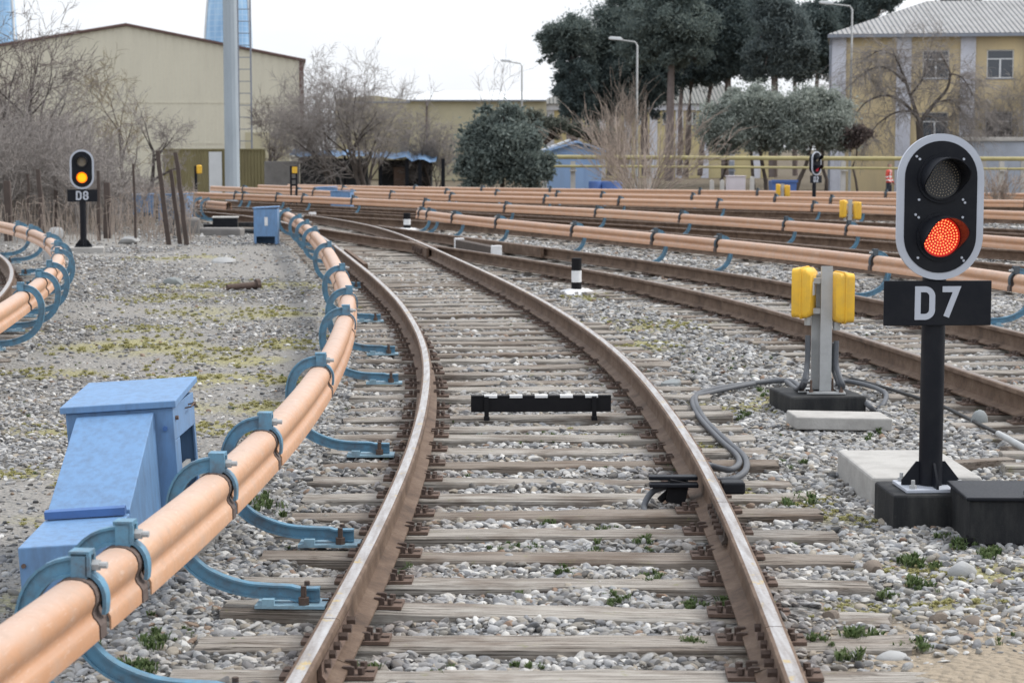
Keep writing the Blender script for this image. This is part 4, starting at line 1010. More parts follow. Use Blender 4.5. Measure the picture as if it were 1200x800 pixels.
# ------------------------------------------------------------------ vegetation
def np_mesh(name, V, Fc, mat):
    me = bpy.data.meshes.new(name); V = np.asarray(V, np.float32); Fc = np.asarray(Fc, np.int32); k = Fc.shape[1]
    me.vertices.add(len(V)); me.vertices.foreach_set('co', V.ravel())
    me.loops.add(Fc.size); me.loops.foreach_set('vertex_index', Fc.ravel())
    me.polygons.add(len(Fc)); me.polygons.foreach_set('loop_start', np.arange(0, Fc.size, k, dtype=np.int32))
    me.update(calc_edges=True); me.materials.append(M[mat] if isinstance(mat, str) else mat); return me
def seg_mesh(name, segs, mat, n=3):
    A = np.array([s[0] for s in segs], float); B = np.array([s[1] for s in segs], float); r0 = np.array([s[2] for s in segs])[:, None]; r1 = np.array([s[3] for s in segs])[:, None]
    T = B - A; T /= np.linalg.norm(T, axis=1)[:, None] + 1e-9
    H = np.where(np.abs(T[:, 2:3]) > .9, np.array([[1., 0, 0]]), np.array([[0, 0, 1.]])); U = np.cross(T, H); U /= np.linalg.norm(U, axis=1)[:, None]; W = np.cross(T, U)
    vs = []
    for k in range(n):
        c, s = math.cos(2 * math.pi * k / n), math.sin(2 * math.pi * k / n); vs += [A + (U * c + W * s) * r0, B + (U * c + W * s) * r1]
    V = np.stack(vs, 1).reshape(-1, 3); off = np.arange(len(segs))[:, None] * 2 * n
    Fc = np.concatenate([off + np.array([2 * k, 2 * ((k + 1) % n), 2 * ((k + 1) % n) + 1, 2 * k + 1]) for k in range(n)], 0)
    me = np_mesh(name, V, Fc, mat); me.polygons.foreach_set('use_smooth', [True] * len(me.polygons)); return me
def grow(rd, p, d, L, r, lv, out, P):
    """one branch: wavy segments, children along it"""
    n = P.get('n', 4); pts = [p]; dirs = [d]; seg = L / n
    for i in range(n):
        j = P['jit'][min(lv, len(P['jit']) - 1)]
        d = (d + Vector((rd.gauss(0, j), rd.gauss(0, j), rd.gauss(0, j) + P['up'][min(lv, len(P['up']) - 1)]))).normalized()
        q = p + d * seg; ra = r * (1 - .62 * i / n); rb = r * (1 - .62 * (i + 1) / n)
        out.append((tuple(p), tuple(q), ra, rb, lv)); p = q; pts.append(p); dirs.append(d)
    if lv >= P['lv']: return
    nc = P['kids'][lv]; nc = rd.randint(*nc) if isinstance(nc, tuple) else nc
    for k in range(nc):
        f = rd.uniform(P.get('from', .3), 1.0) if k else 1.0
        x = f * n; i = min(int(x), n - 1); b = pts[i].lerp(pts[i + 1], x - i)
        ax = dirs[i + 1].orthogonal().normalized(); ax.rotate(Matrix.Rotation(rd.uniform(0, 6.28), 3, dirs[i + 1]))
        sp = R(rd.uniform(*P['ang'])) if k else R(rd.uniform(5, 25))
        nd = dirs[i + 1].copy(); nd.rotate(Matrix.Rotation(sp, 3, ax))
        grow(rd, b, nd, L * rd.uniform(*P['len']), max(r * (1 - .62 * f) * rd.uniform(.55, .8), P['rmin']), lv + 1, out, P)
def bare_tree(name, label, cat, base, H, seed, mat='twig', stems=1, spread=.25, r=.09, P=None, group=None, trunk_mat='bark', lean=(0, 0)):
    rd = random.Random(seed)
    p = dict(lv=4, kids=[(6, 8), (5, 7), (5, 7), (4, 5)], len=(.42, .70), ang=(25, 60), jit=[.06, .12, .18, .22, .25], up=[.05, .05, .04, .02, .0], rmin=.009, n=4); p.update(P or {})
    out = []
    for s in range(stems):
        a = rd.uniform(0, 6.28); q = spread * (.3 if stems == 1 else rd.uniform(.5, 1.2))
        d = Vector((math.cos(a) * q + lean[0], math.sin(a) * q + lean[1], 1)).normalized()
        grow(rd, Vector(base) + Vector((rd.gauss(0, .08) * (stems > 1), rd.gauss(0, .08) * (stems > 1), -.1)), d, H * p.get('trunk', .45) * rd.uniform(.85, 1.1), r * (1 if stems == 1 else rd.uniform(.55, 1)), 0, out, p)
    z = np.array([o_[1][2] for o_ in out]); top = np.percentile(z, 99.5); k = (H) / max(.1, top - base[2])
    out = [(tuple(base[i] + (a[i] - base[i]) * k for i in range(3)), tuple(base[i] + (b[i] - base[i]) * k for i in range(3)), x, y, l) for a, b, x, y, l in out]
    t = thing(name, label, cat, base, group)
    cut_ = 1 if p['lv'] >= 3 else 0
    for nm, ss, mt, n in (('trunk', [s for s in out if s[4] <= cut_], trunk_mat, 6), ('crown', [s for s in out if s[4] > cut_], mat, 3)):
        me = seg_mesh(nm, ss, mt, n); me.transform(Matrix.Translation(-Vector(base))); link(nm, me, base, t)
    return t
def leaf_mat(name, a, b, c, sc=1.2):
    t = NT(name); g = t.new('ShaderNodeNewGeometry'); n = t.noise(t.pos(), sc, 3, .6)
    f = t.math('ADD', t.math('MULTIPLY', g.outputs['Random Per Island'], .55), t.math('MULTIPLY', n, .5))
    col = t.ramp(f, [(.2, a), (.5, b), (.85, c)]); t.set(col, .7, 0, .25)
    tr = t.new('ShaderNodeBsdfTranslucent'); t.link(col, tr.inputs['Color']); ms = t.new('ShaderNodeMixShader'); ms.inputs[0].default_value = .38
    t.link(t.b.outputs[0], ms.inputs[1]); t.link(tr.outputs[0], ms.inputs[2]); t.link(ms.outputs[0], t.out.inputs['Surface']); return t.m
M['pine'] = leaf_mat('pine_needles', (.085, .115, .112), (.145, .18, .168), (.21, .245, .215))  # pine, cypress and cedar: air haze painted in as lighter, bluer greens
M['cypress'] = leaf_mat('cypress_green', (.06, .083, .087), (.10, .132, .13), (.145, .178, .17))
M['cedar'] = leaf_mat('cedar_green', (.085, .112, .116), (.145, .178, .178), (.21, .245, .235))
M['olive'] = leaf_mat('olive_leaves', (.15, .178, .158), (.29, .32, .285), (.45, .485, .44))
M['shrub'] = leaf_mat('dark_shrub', (.08, .105, .098), (.155, .19, .175), (.27, .31, .28))
M['shrub_dusty'] = leaf_mat('dusty_shrub', (.06, .07, .058), (.13, .145, .12), (.20, .21, .18))
M['redbush'] = leaf_mat('reddish_shrub', (.05, .04, .04), (.11, .085, .08), (.17, .135, .12))
M['weed'] = leaf_mat('weed_green', (.035, .065, .022), (.085, .13, .045), (.17, .21, .10), 20)
M['dryleaf'] = leaf_mat('dry_grass', (.10, .08, .055), (.20, .165, .12), (.32, .27, .20), 20)
def leaves(clumps, n, size, seed, flat=.5, droop=0):
    """leaf faces spread through clumps [(x,y,z,rx,ry,rz)]"""
    r = np.random.default_rng(seed); C = np.array(clumps, float); w = C[:, 3] * C[:, 5]; ci = r.choice(len(C), n, p=w / w.sum())
    d = r.normal(size=(n, 3)); d /= np.linalg.norm(d, axis=1)[:, None]; rad = np.minimum(np.abs(r.normal(0, .62, n)), 1.7)
    p = C[ci, :3] + d * rad[:, None] * C[ci, 3:] * (1 + r.normal(0, .08, (n, 1)))
    a = d * .8 + r.normal(size=(n, 3)) * .8; a[:, 2] += droop; a /= np.linalg.norm(a, axis=1)[:, None]
    b = np.cross(a, r.normal(size=(n, 3))); b /= np.linalg.norm(b, axis=1)[:, None]
    s = size * r.uniform(.6, 1.3, (n, 1))
    V = np.stack([p - a * s, p + b * s * flat, p + a * s, p - b * s * flat], 1).reshape(-1, 3)
    return V, np.arange(n * 4).reshape(n, 4)
def lump(u, v, ru, rv, d, n, seed, small=.36, flat=.85, thick=.8):
    """clumps filling an ellipse of the photo at distance d"""
    n = int(n * 1.9); r = np.random.default_rng(seed); c = D(u, v, d); rx, rz = ru * d / F, rv * d / F; out = []
    for i in range(n):
        q = r.normal(size=3); q /= np.linalg.norm(q); k = r.random() ** .42 * r.uniform(.85, 1.16)
        s = small * min(rx, rz) * r.uniform(.6, 1.25)
        out.append((c.x + q[0] * rx * k * .85, c.y + q[1] * rx * k * thick, c.z + q[2] * rz * k * .85, s, s, s * flat))
    return out
def leafy(name, label, cat, base, clumps, n, size, mat, seed, trunk=(), bark='bark', group=None, flat=.4, droop=0):
    t = thing(name, label, cat, base, group)
    V, Fc = leaves(clumps, n, size, seed, flat, droop); o = np.array(base)
    link('crown', np_mesh('crown', V - o, Fc, mat), base, t)
    if trunk:
        m = MB()
        for pts, r0, r1 in trunk: m.tube(pts, list(np.linspace(r0, r1, len(pts))), 8)
        rd = random.Random(seed); seg = []
        m.build('trunk', bark, t, 60)
        out = []
        for c in clumps[::max(1, len(clumps) // 14)]:
            pts = trunk[0][0]; q = Vector(pts[-1]).lerp(Vector(pts[-2]), rd.random() * .6); e = Vector(c[:3])
            mid = q.lerp(e, .5) + Vector((0, 0, -.1)); out += [(tuple(q), tuple(mid), .07, .05, 0), (tuple(mid), tuple(e), .05, .02, 0)]
        me = seg_mesh('limb', out, bark, 5); me.transform(Matrix.Translation(-Vector(base))); link('limb', me, base, t)
    return t
ZG = -.5
def trk(u0, v0, u1, v1, d, r0, r1, k=4, wob=.08):
    a = D(u0, v0, d); b = D(u1, v1, d); rd = random.Random(u0 * 7 + v0)
    return ([tuple(a.lerp(b, i / k) + Vector((rd.gauss(0, wob), rd.gauss(0, wob), 0)) * (0 < i < k)) for i in range(k + 1)], r0, r1)
def bs(u, d): return (X(u, d), d, ZG)
# evergreen belt in front of and behind the far yellow building
PG = 'evergreens in the belt behind the yard'
def pine(label, u, d, lumps, n, trunks, seed, mat='pine', size=.13, name='pine_tree', flat=.30):
    cl = []
    for i, (cu, cv, ru, rv, k) in enumerate(lumps): cl += lump(cu, cv, ru, rv, d, k, seed * 31 + i)
    tr = [trk(u0, v0, u1, v1, d, r0, r1) for u0, v0, u1, v1, r0, r1 in trunks]
    return leafy(name, label, 'tree', bs(u, d), cl, n * 2, size * .72 if size > .13 else size, mat, seed, tr, 'pinebark', PG, flat)
pine('leftmost pine of the belt, its ragged crown leaning left over the sky', 672, 122, [(668, 44, 34, 26, 30), (648, 46, 22, 16, 12), (641, 70, 13, 7, 5), (692, 58, 22, 24, 16), (652, 62, 20, 12, 9), (676, 82, 24, 18, 12)], 30000, [(676, 205, 672, 60, .25, .14)], 1)
pine('narrow dark cypress column under the leftmost pine', 668, 121, [(664, 98, 15, 42, 22), (684, 104, 17, 38, 22), (672, 124, 20, 18, 10)], 22000, [(667, 206, 666, 90, .2, .1)], 2, 'cypress', .18, 'cypress_tree')
pine('dark bushy cypress left of the street lamp', 712, 123, [(716, 104, 32, 46, 40), (698, 118, 22, 30, 20), (742, 100, 26, 46, 28), (764, 110, 20, 38, 18)], 46000, [(714, 206, 714, 90, .2, .1)], 3, 'cypress', .19, 'cypress_tree')
pine('tall pine behind the street lamp head', 740, 124, [(726, 42, 36, 40, 36), (745, 10, 36, 26, 20), (718, 66, 28, 24, 18)], 32000, [(757, 206, 752, 40, .30, .16)], 4)
pine('largest pine with spreading grey-green crown and a bare pale trunk', 785, 118, [(790, 28, 62, 34, 52), (768, 58, 50, 26, 32), (806, 58, 42, 22, 22), (786, -10, 48, 26, 26), (742, 62, 22, 14, 10)], 52000, [(784, 212, 787, 30, .30, .15)], 5)
pine('dark pine with two thin leaning trunks right of the largest pine', 815, 126, [(826, 62, 26, 34, 24), (812, 84, 24, 14, 12), (838, 20, 28, 32, 22), (774, 92, 30, 30, 24), (824, 86, 32, 18, 18)], 42000, [(803, 208, 812, 60, .22, .12), (820, 206, 838, 70, .18, .1)], 6, 'cypress')
pine('tall dark pine with a straight trunk left of the cedar', 850, 125, [(862, 38, 32, 40, 36), (846, 78, 28, 18, 18), (874, 80, 18, 20, 12), (858, 2, 34, 22, 18)], 36000, [(850, 208, 853, 40, .28, .15)], 7, 'cypress')
pine('broad blue-green cedar above the olive trees', 905, 118, [(912, 24, 32, 34, 34), (900, 66, 32, 24, 26), (930, 60, 28, 38, 32), (904, -8, 32, 20, 16), (946, 76, 14, 22, 10), (888, 84, 20, 16, 10)], 50000, [(906, 208, 908, 20, .28, .14)], 8, 'cedar', .17, 'cedar_tree')
pine('dark tree in the gap between the cedar and the yellow building', 966, 128, [(962, 40, 28, 50, 40), (975, 66, 14, 34, 16), (950, 18, 20, 24, 14)], 30000, [(957, 206, 958, 50, .2, .1)], 9, 'cypress', .19, 'cypress_tree')
pine('dark dense tree filling the belt behind the two leaning trunks', 795, 134, [(800, 40, 60, 44, 44), (840, 66, 44, 26, 26)], 34000, [(796, 206, 798, 60, .2, .1)], 12, 'cypress', .19)
pine('dark dense tree filling the belt behind the cedar', 925, 136, [(900, 36, 46, 44, 40), (950, 52, 34, 40, 30)], 34000, [(932, 206, 930, 60, .2, .1)], 13, 'cypress', .19)
pine('wide dark treetop behind the ridge of the yellow building', 1010, 132, [(1000, 14, 30, 22, 20), (1030, 4, 26, 16, 14), (985, 30, 20, 22, 12)], 22000, [(1000, 190, 1000, 20, .2, .1)], 10, 'cypress', .2)
pine('tree crown peeping over the roof ridge further right', 1120, 135, [(1115, -8, 34, 12, 12), (1150, -10, 24, 10, 8)], 8000, [(1120, 190, 1120, 0, .2, .1)], 11, 'cypress', .2)
# olives
OG = 'silvery olive trees before the yellow building'
def olive(label, u, d, lumps, n, trunks, seed, mat='olive', name='olive_tree', size=.085):
    n = int(n * 1.5)
    cl = []
    for i, (cu, cv, ru, rv, k) in enumerate(lumps): cl += lump(cu, cv, ru, rv, d, k, seed * 17 + i, .42)
    return leafy(name, label, 'tree', bs(u, d), cl, n, size, mat, seed, [trk(*q[:4], d, q[4], q[5]) for q in trunks], 'wood_dk', OG if name == 'olive_tree' else None, .38)
olive('left olive tree, lower and darker than its neighbours', 848, 96, [(846, 146, 27, 30, 26), (862, 130, 22, 24, 16), (838, 160, 18, 20, 10), (856, 168, 24, 14, 10)], 30000, [(850, 226, 848, 165, .10, .07)], 21)
olive('middle olive tree with the tallest silvery crown', 888, 95, [(888, 130, 30, 32, 30), (908, 142, 28, 32, 22), (872, 152, 26, 28, 16), (900, 164, 30, 18, 16), (915, 150, 24, 28, 14)], 46000, [(898, 226, 886, 165, .12, .07), (884, 226, 880, 160, .09, .06)], 22)
olive('right olive tree with a leaning trunk beside the sideways signal', 955, 94, [(946, 140, 34, 34, 32), (978, 146, 30, 32, 24), (960, 120, 30, 22, 16), (946, 168, 36, 16, 16), (985, 166, 26, 16, 12), (928, 128, 20, 22, 10)], 52000, [(932, 226, 952, 165, .12, .07), (968, 226, 960, 165, .1, .06)], 23)
olive('brownish red shrub right of the olive trees', 1008, 93, [(1003, 160, 18, 16, 14)], 4200, [(1005, 226, 1003, 165, .06, .04)], 24, 'redbush', 'shrub')
olive('big dark evergreen bush in the middle distance behind the orange rails', 590, 80, [(580, 172, 38, 42, 40), (616, 192, 32, 30, 26), (556, 196, 24, 28, 16), (598, 140, 22, 20, 12), (570, 136, 18, 16, 8), (628, 160, 16, 18, 8), (545, 165, 12, 18, 7), (640, 198, 14, 18, 8), (566, 204, 26, 18, 12)], 52000, [(590, 232, 588, 190, .1, .06)], 25, 'shrub', 'bush', .10)
olive('dusty green hedge behind the blue shed, left half', 640, 110, [(640, 152, 26, 14, 14), (665, 148, 20, 12, 10), (622, 142, 16, 18, 10)], 14000, [(640, 216, 640, 160, .06, .04)], 26, 'shrub_dusty', 'bush')
olive('dusty green hedge behind the blue shed, right half', 700, 111, [(690, 158, 22, 12, 12), (716, 162, 18, 12, 8)], 9000, [(700, 216, 700, 165, .06, .04)], 27, 'shrub_dusty', 'bush')
# bare trees
WG = 'leafless trees at the yard edge'
FAN = dict(lv=2, kids=[(7, 10), (3, 5)], len=(.30, .55), ang=(12, 38), jit=[.035, .06, .1], up=[.02, .04, .02], rmin=.010, n=5, trunk=.9)
bt = lambda lab, u, d, vt, seed, **k: bare_tree('bare_tree', lab, 'tree', (X(u, d), d, k.pop('z', ZG if d > 74 else -.05)), Z(vt, d) - (ZG if d > 74 else -.05), seed, group=WG, **k)
bt('tall dark leafless tree at the left edge reaching the tower', 12, 54, 12, 3, r=.16, stems=3, spread=.28, mat='twig_dk', trunk_mat='bark_dk', P=dict(kids=[(5, 7), (4, 6), (4, 5), (3, 4)]))
bt('leafless tree with knobbly stems beside the left-edge tree', 42, 57, 8, 4, r=.14, stems=3, spread=.28, trunk_mat='bark_dk', P=dict(kids=[(5, 7), (4, 6), (4, 5), (3, 4)]))
bt('leafless tree with a yellowish budding crown before the beige hall', 150, 80, 62, 5, r=.10, mat='twig_yel', spread=.3, P=dict(trunk=.4))
bt('spreading leafless tree right of the amber-lamp signal', 178, 70, 104, 6, r=.11, spread=.3, trunk_mat='bark_dk', P=dict(ang=(30, 70)))
bt('small leafless tree in front of the olive metal fence', 320, 95, 112, 7, r=.10, spread=.3, mat='twig_dk')
bt('slim leafless tree before the right corner of the beige hall', 357, 90, 60, 8, r=.10, stems=2, spread=.16)
bt('leafless tree with upright forked trunks left of the widest one', 395, 88, 86, 9, r=.10, stems=3, spread=.3)
bt('widest leafless tree with a dense round crown in the middle distance', 432, 86, 66, 10, r=.13, stems=4, spread=.42, P=dict(kids=[(6, 8), (6, 7), (5, 7), (4, 5)]))
bt('brushy low leafless tree left of the dark evergreen bush', 512, 90, 120, 12, r=.07, stems=5, spread=.5)
bt('thin leafless sapling rising over the dark evergreen bush', 577, 92, 60, 13, r=.08, spread=.1, P=dict(kids=[(7, 9), (3, 4), 3, 2], lv=3, trunk=.7, ang=(20, 40)))
def limb_tree(label, d, limbs, seed, twigs, P, mat='twig', bark='bark'):
    rd = random.Random(seed); t = thing('bare_tree', label, 'tree', tuple(bs(limbs[0][0][0][0], d)), WG); out, tw = [], []
    for pts, r0, r1 in limbs:
        oy = rd.uniform(-.3, .3); q = catmull_n(np.array([tuple(D(u, v, d) + Vector((0, oy * i / len(pts), 0))) for i, (u, v) in enumerate(pts)]), 4); n = len(q) - 1
        for i in range(n): out.append((tuple(q[i]), tuple(q[i + 1]), r0 + (r1 - r0) * i / n, r0 + (r1 - r0) * (i + 1) / n, 0))
        if len(pts) > 2 and r0 < .15:
            for k in range(twigs):
                f = rd.uniform(.15, 1) * n; i = min(int(f), n - 1); a = Vector(q[i]).lerp(Vector(q[i + 1]), f - i); dv = (Vector(q[i + 1]) - Vector(q[i])).normalized()
                nd = (dv * rd.uniform(.3, 1) + Vector((rd.gauss(0, .7), rd.gauss(0, .7), rd.gauss(.1, .5)))).normalized(); grow(rd, a, nd, rd.uniform(.6, 1.7), .024, 0, tw, P)
    for nm, ss, mt, k in (('trunk', out, bark, 7), ('crown', tw, mat, 3)):
        me = seg_mesh(nm, ss, mt, k); me.transform(Matrix.Translation(-t.location)); link(nm, me, t.location, t)
DR = dict(lv=2, kids=[(5, 7), (3, 5)], len=(.45, .8), ang=(20, 60), jit=[.14, .2, .22], up=[-.02, -.10, -.16], rmin=.010, n=5)
limb_tree('drooping leafless tree before the yellow building', 100, [([(1079, 222), (1079, 180), (1077, 142)], .24, .17), ([(1077, 142), (1067, 112), (1058, 86), (1046, 58)], .11, .04), ([(1079, 142), (1095, 122), (1110, 104), (1113, 84), (1103, 64)], .11, .04), ([(1075, 138), (1058, 120), (1038, 112), (1015, 120), (1000, 138)], .09, .025),
    ([(1062, 98), (1040, 80), (1018, 82), (996, 100)], .07, .02), ([(1050, 66), (1030, 60), (1010, 72)], .05, .02), ([(1113, 86), (1128, 92), (1140, 112)], .05, .02), ([(1098, 120), (1116, 118), (1130, 135)], .05, .02), ([(1067, 112), (1082, 90), (1088, 62)], .06, .02), ([(1072, 130), (1050, 132), (1028, 146), (1014, 168)], .06, .02), ([(1085, 136), (1104, 142), (1112, 165)], .06, .02)], 5, 24, DR)
bt('leafless tree behind the grey lean-to', 1165, 105, 92, 15, r=.10, stems=3, spread=.3, mat='twig')
bt('leafless tree at the right edge before the white pilaster', 1208, 106, 84, 16, r=.12, stems=2, spread=.3, mat='twig')
bare_tree('bare_bush', 'pale fan of cut-back bare stems right of the blue shed', 'bush', (X(752, 74), 74, -.25), Z(118, 74) + .25, 17, mat='twig_pale', stems=36, spread=1.25, r=.028, P=dict(FAN, kids=[(5, 7), (3, 4)], rmin=.013), trunk_mat='twig_pale')
bare_tree('bare_bush', 'thin whip-like bare stems growing up beside the street lamp', 'bush', (X(728, 100), 100, ZG), Z(86, 100) - ZG, 18, mat='twig_pale', stems=16, spread=.22, r=.035, P=FAN, trunk_mat='twig_pale')
bare_tree('bare_bush', 'low bare bush behind the orange rails right of the red-lamp signal', 'bush', (X(1168, 60), 60, -.2), Z(196, 60) + .2, 19, mat='twig_pale', stems=12, spread=.8, r=.02, P=FAN, trunk_mat='twig_pale')
# thicket: one mass nobody could count
rd = random.Random(77); out = []
TP = dict(lv=3, kids=[(5, 8), (4, 6), (3, 4)], len=(.38, .64), ang=(18, 58), jit=[.08, .15, .2, .25], up=[.04, .03, .0, -.02], rmin=.008, n=4)
for i in range(170):
    d = rd.uniform(44, 64); u = rd.uniform(-60, 222) if i % 4 else rd.uniform(-60, 130)
    if u > 150 and rd.random() < .55: continue
    k = 1 - .62 * sst(60, 225, u); vt = rd.uniform(112, 188) + (u > 100) * 22
    h = (Z(vt, d) + .1) * float(k if u > 120 else 1); h = max(.6, h)
    for s in range(2): grow(rd, Vector((X(u, d) + rd.gauss(0, .1), d, -.15)), Vector((rd.gauss(0, .3), rd.gauss(0, .3), 1)).normalized(), h * .62, .022, 0, out, TP)
me = seg_mesh('thicket', out, 'twig'); tag(link('thicket', me), 'tangled grey mass of leafless shrubs along the left edge of the yard', 'thicket', kind='stuff')
out = []
for i in range(900):
    d = rd.uniform(40.5, 58); u = rd.uniform(-40, 232); h = rd.uniform(.25, 1.0)
    p = Vector((X(u, d), d, -.1)); q = p + Vector((rd.gauss(0, .15) * h, rd.gauss(0, .15) * h, h)); w = q + Vector((rd.gauss(0, .3), rd.gauss(0, .2), rd.gauss(.0, .2))) * h * .6
    out += [(tuple(p), tuple(q), .008, .006, 0), (tuple(q), tuple(w), .006, .003, 0)]
for i in range(420):
    d = rd.uniform(66, 76); u = rd.uniform(420, 1200); h = rd.uniform(.15, .5)
    p = Vector((X(u, d), d, -.2)); q = p + Vector((rd.gauss(0, .2) * h, 0, h)); out += [(tuple(p), tuple(q), .010, .005, 0)]
me = seg_mesh('dry_weeds', out, 'twig_pale'); tag(link('dry_weeds', me), 'dry brown weed stalks along the yard edges', 'weeds', kind='stuff')
# small green weeds and moss tufts
def tuft(seed, n, h, w, mat):
    r = np.random.default_rng(seed); V = []; Fc = []
    for i in range(n):
        a = r.uniform(0, 6.28); l = h * r.uniform(.5, 1.1); o_ = r.normal(0, .25, 2) * h; dx, dy = math.cos(a), math.sin(a); t = r.uniform(.2, .9)
        p0 = np.array([o_[0], o_[1], 0]); p1 = p0 + np.array([dx * t * l * .5, dy * t * l * .5, l * .6]); p2 = p0 + np.array([dx * t * l, dy * t * l, l * (1 - .35 * t)])
        s = np.array([-dy, dx, 0]) * w * r.uniform(.6, 1.2); k = len(V)
        V += [p0 - s * .3, p0 + s * .3, p1 + s, p1 - s, p2]; Fc += [(k, k + 1, k + 2, k + 3), (k + 3, k + 2, k + 4, k + 4)]
    me = bpy.data.meshes.new('tuft'); me.from_pydata([tuple(v) for v in V], [], [f if f[2] != f[3] else f[:3] for f in Fc]); me.materials.append(M[mat]); return me
TW = [tuft(i, 26, 1.0, .13, 'weed') for i in range(4)] + [tuft(9, 20, 1.0, .07, 'weed')]
M['mossleaf'] = leaf_mat('moss_leaf', (.24, .24, .09), (.38, .36, .16), (.50, .47, .26), 20)
TM = [tuft(20 + i, 40, 1.0, .17, 'mossleaf') for i in range(3)]
wp = []
SPOT = [(180, 745, .05, 9), (162, 775, .05, 9), (222, 735, .03, 4), (110, 745, .03, 5), (300, 580, .05, 10), (315, 590, .05, 6), (345, 640, .03, 4), (1002, 742, .06, 9), (955, 748, .04, 5), (1075, 680, .05, 8), (1065, 650, .05, 9), (1090, 655, .04, 8), (1070, 750, .04, 6), (940, 578, .05, 10),
        (928, 585, .04, 6), (830, 640, .035, 6), (850, 696, .04, 8), (700, 636, .035, 8), (755, 632, .035, 7), (630, 636, .03, 7), (580, 640, .03, 5), (455, 640, .03, 5), (660, 666, .03, 8), (770, 668, .03, 6), (720, 696, .035, 8), (810, 695, .04, 9), (650, 745, .03, 5), (720, 745, .035, 7), (810, 748, .035, 8),
        (620, 770, .03, 5), (420, 778, .04, 8), (470, 665, .03, 6), (1130, 635, .05, 9), (1100, 626, .04, 4), (1160, 640, .05, 7), (735, 508, .03, 12), (620, 512, .03, 8), (560, 500, .025, 8), (650, 510, .025, 8), (880, 482, .04, 5), (900, 458, .05, 7), (860, 420, .04, 4), (1020, 505, .04, 4), (930, 540, .04, 5),
        (640, 605, .03, 6), (705, 610, .03, 6), (790, 515, .03, 8), (1000, 770, .04, 5), (1040, 690, .04, 5), (520, 780, .03, 4), (560, 742, .03, 4), (1180, 745, .03, 3)]
for u, v, s, k in SPOT:
    for i in range(k): wp.append((G(u + rng.normal(0, 9), v + rng.normal(0, 3.5)), s * rng.uniform(.5, 1.15)))
for i in range(260):
    d = math.sqrt(rng.uniform(36, 600)); wp.append((Vector((rng.uniform(-.3, .3) * d, d, 0)), rng.uniform(.012, .03)))
px_ = np.array([w[0][:2] for w in wp]); sz = np.array([w[1] for w in wp]); n = len(wp)
scatter('weeds', np.column_stack([px_, hgt(px_[:, 0], px_[:, 1]) + .012]), np.stack([np.zeros(n), np.zeros(n), rng.uniform(0, 6.28, n)], 1), np.stack([sz, sz, sz], 1), TW, 'small green weeds sprouting between the stones', 'weeds')
mp_, ms_ = [], []
for mx, my, rx, ry in MOSS:
    n = int(rx * ry * (420 if my < 16 else 150)) + 20
    a = rng.normal(0, .5, (n, 2)) * (rx, ry) + (mx, my); mp_.append(a); ms_.append(rng.uniform(.012, .030, n) * (1 if my < 16 else 1.5))
mp_ = np.vstack(mp_); ms_ = np.hstack(ms_); kp = vnoise(mp_[:, 0], mp_[:, 1], 2.6, 9) > .40; mp_ = mp_[kp]; ms_ = ms_[kp]; n = len(ms_)
scatter('moss', np.column_stack([mp_, hgt(mp_[:, 0], mp_[:, 1]) + .004]), np.stack([np.zeros(n), np.zeros(n), rng.uniform(0, 6.28, n)], 1), np.stack([ms_, ms_, ms_ * .7], 1), TM, 'yellow-green moss and low ground cover in patches on the gravel', 'moss')

# ------------------------------------------------------------------ buildings and yard furniture
def sheet_mat(name, col, period, axis='x', dirt=(.1, .09, .08), depth=.5):
    t = NT(name); p = t.pos(); sx = t.new('ShaderNodeSeparateXYZ'); t.link(p, sx.inputs[0])
    s = t.math('SINE', t.math('MULTIPLY', sx.outputs[{'x': 0, 'y': 1}[axis]], 2 * math.pi / period))
    n = t.noise(t.pos((1, 1, .25)), .8, 6, .65); n2 = t.noise(p, 5, 5, .7)
    c = t.mix(t.math('MULTIPLY', t.ramp(n, [(.42, 0), (.72, 1)]), .4), col, dirt)
    c = t.mix(t.math('MULTIPLY', t.ramp(n2, [(.5, 0), (.75, 1)]), .3), c, dirt)
    t.set(c, .65, 0, .3); t.bump(s, depth, period * .25); return t.m
M['hall_wall'] = sheet_mat('hall_cladding', (.64, .605, .49), .55, 'x', (.52, .49, .40), .25)
M['brown_trim'] = painted('brown_trim', (.13, .075, .065), (.05, .03, .03), .3, 3, .6)
M['asb_roof'] = sheet_mat('corrugated_roof', (.36, .36, .36), .26, 'x', (.17, .165, .165), 1.0)
M['asb_roof2'] = sheet_mat('corrugated_roof_old', (.20, .20, .185), .3, 'x', (.10, .10, .095), 1.0)
M['ochre'] = painted('ochre_plaster', (.60, .485, .29), (.40, .33, .23), .7, .8, .9, .15, streak=True)
M['ochre_pale'] = painted('pale_plaster', (.55, .47, .26), (.36, .31, .2), .5, .9, .9, .1)
M['pil_white'] = painted('pilaster_white', (.60, .61, .67), (.36, .36, .39), .6, 1.2, .85, .1)
M['cream'] = painted('cream_plaster', (.47, .43, .30), (.30, .27, .2), .4, .8, .9)
M['greyblue'] = painted('greyblue_wall', (.40, .435, .50), (.2, .21, .24), .5, .8, .85)
M['parapet'] = painted('parapet_concrete', (.52, .50, .47), (.2, .19, .18), .5, 1.5, .9)
M['gutter'] = painted('gutter_grey', (.23, .25, .29), (.15, .15, .16), .4, 2, .6)
M['fascia_white'] = painted('roof_white', (.66, .68, .69), (.4, .41, .42), .3, 1, .7)
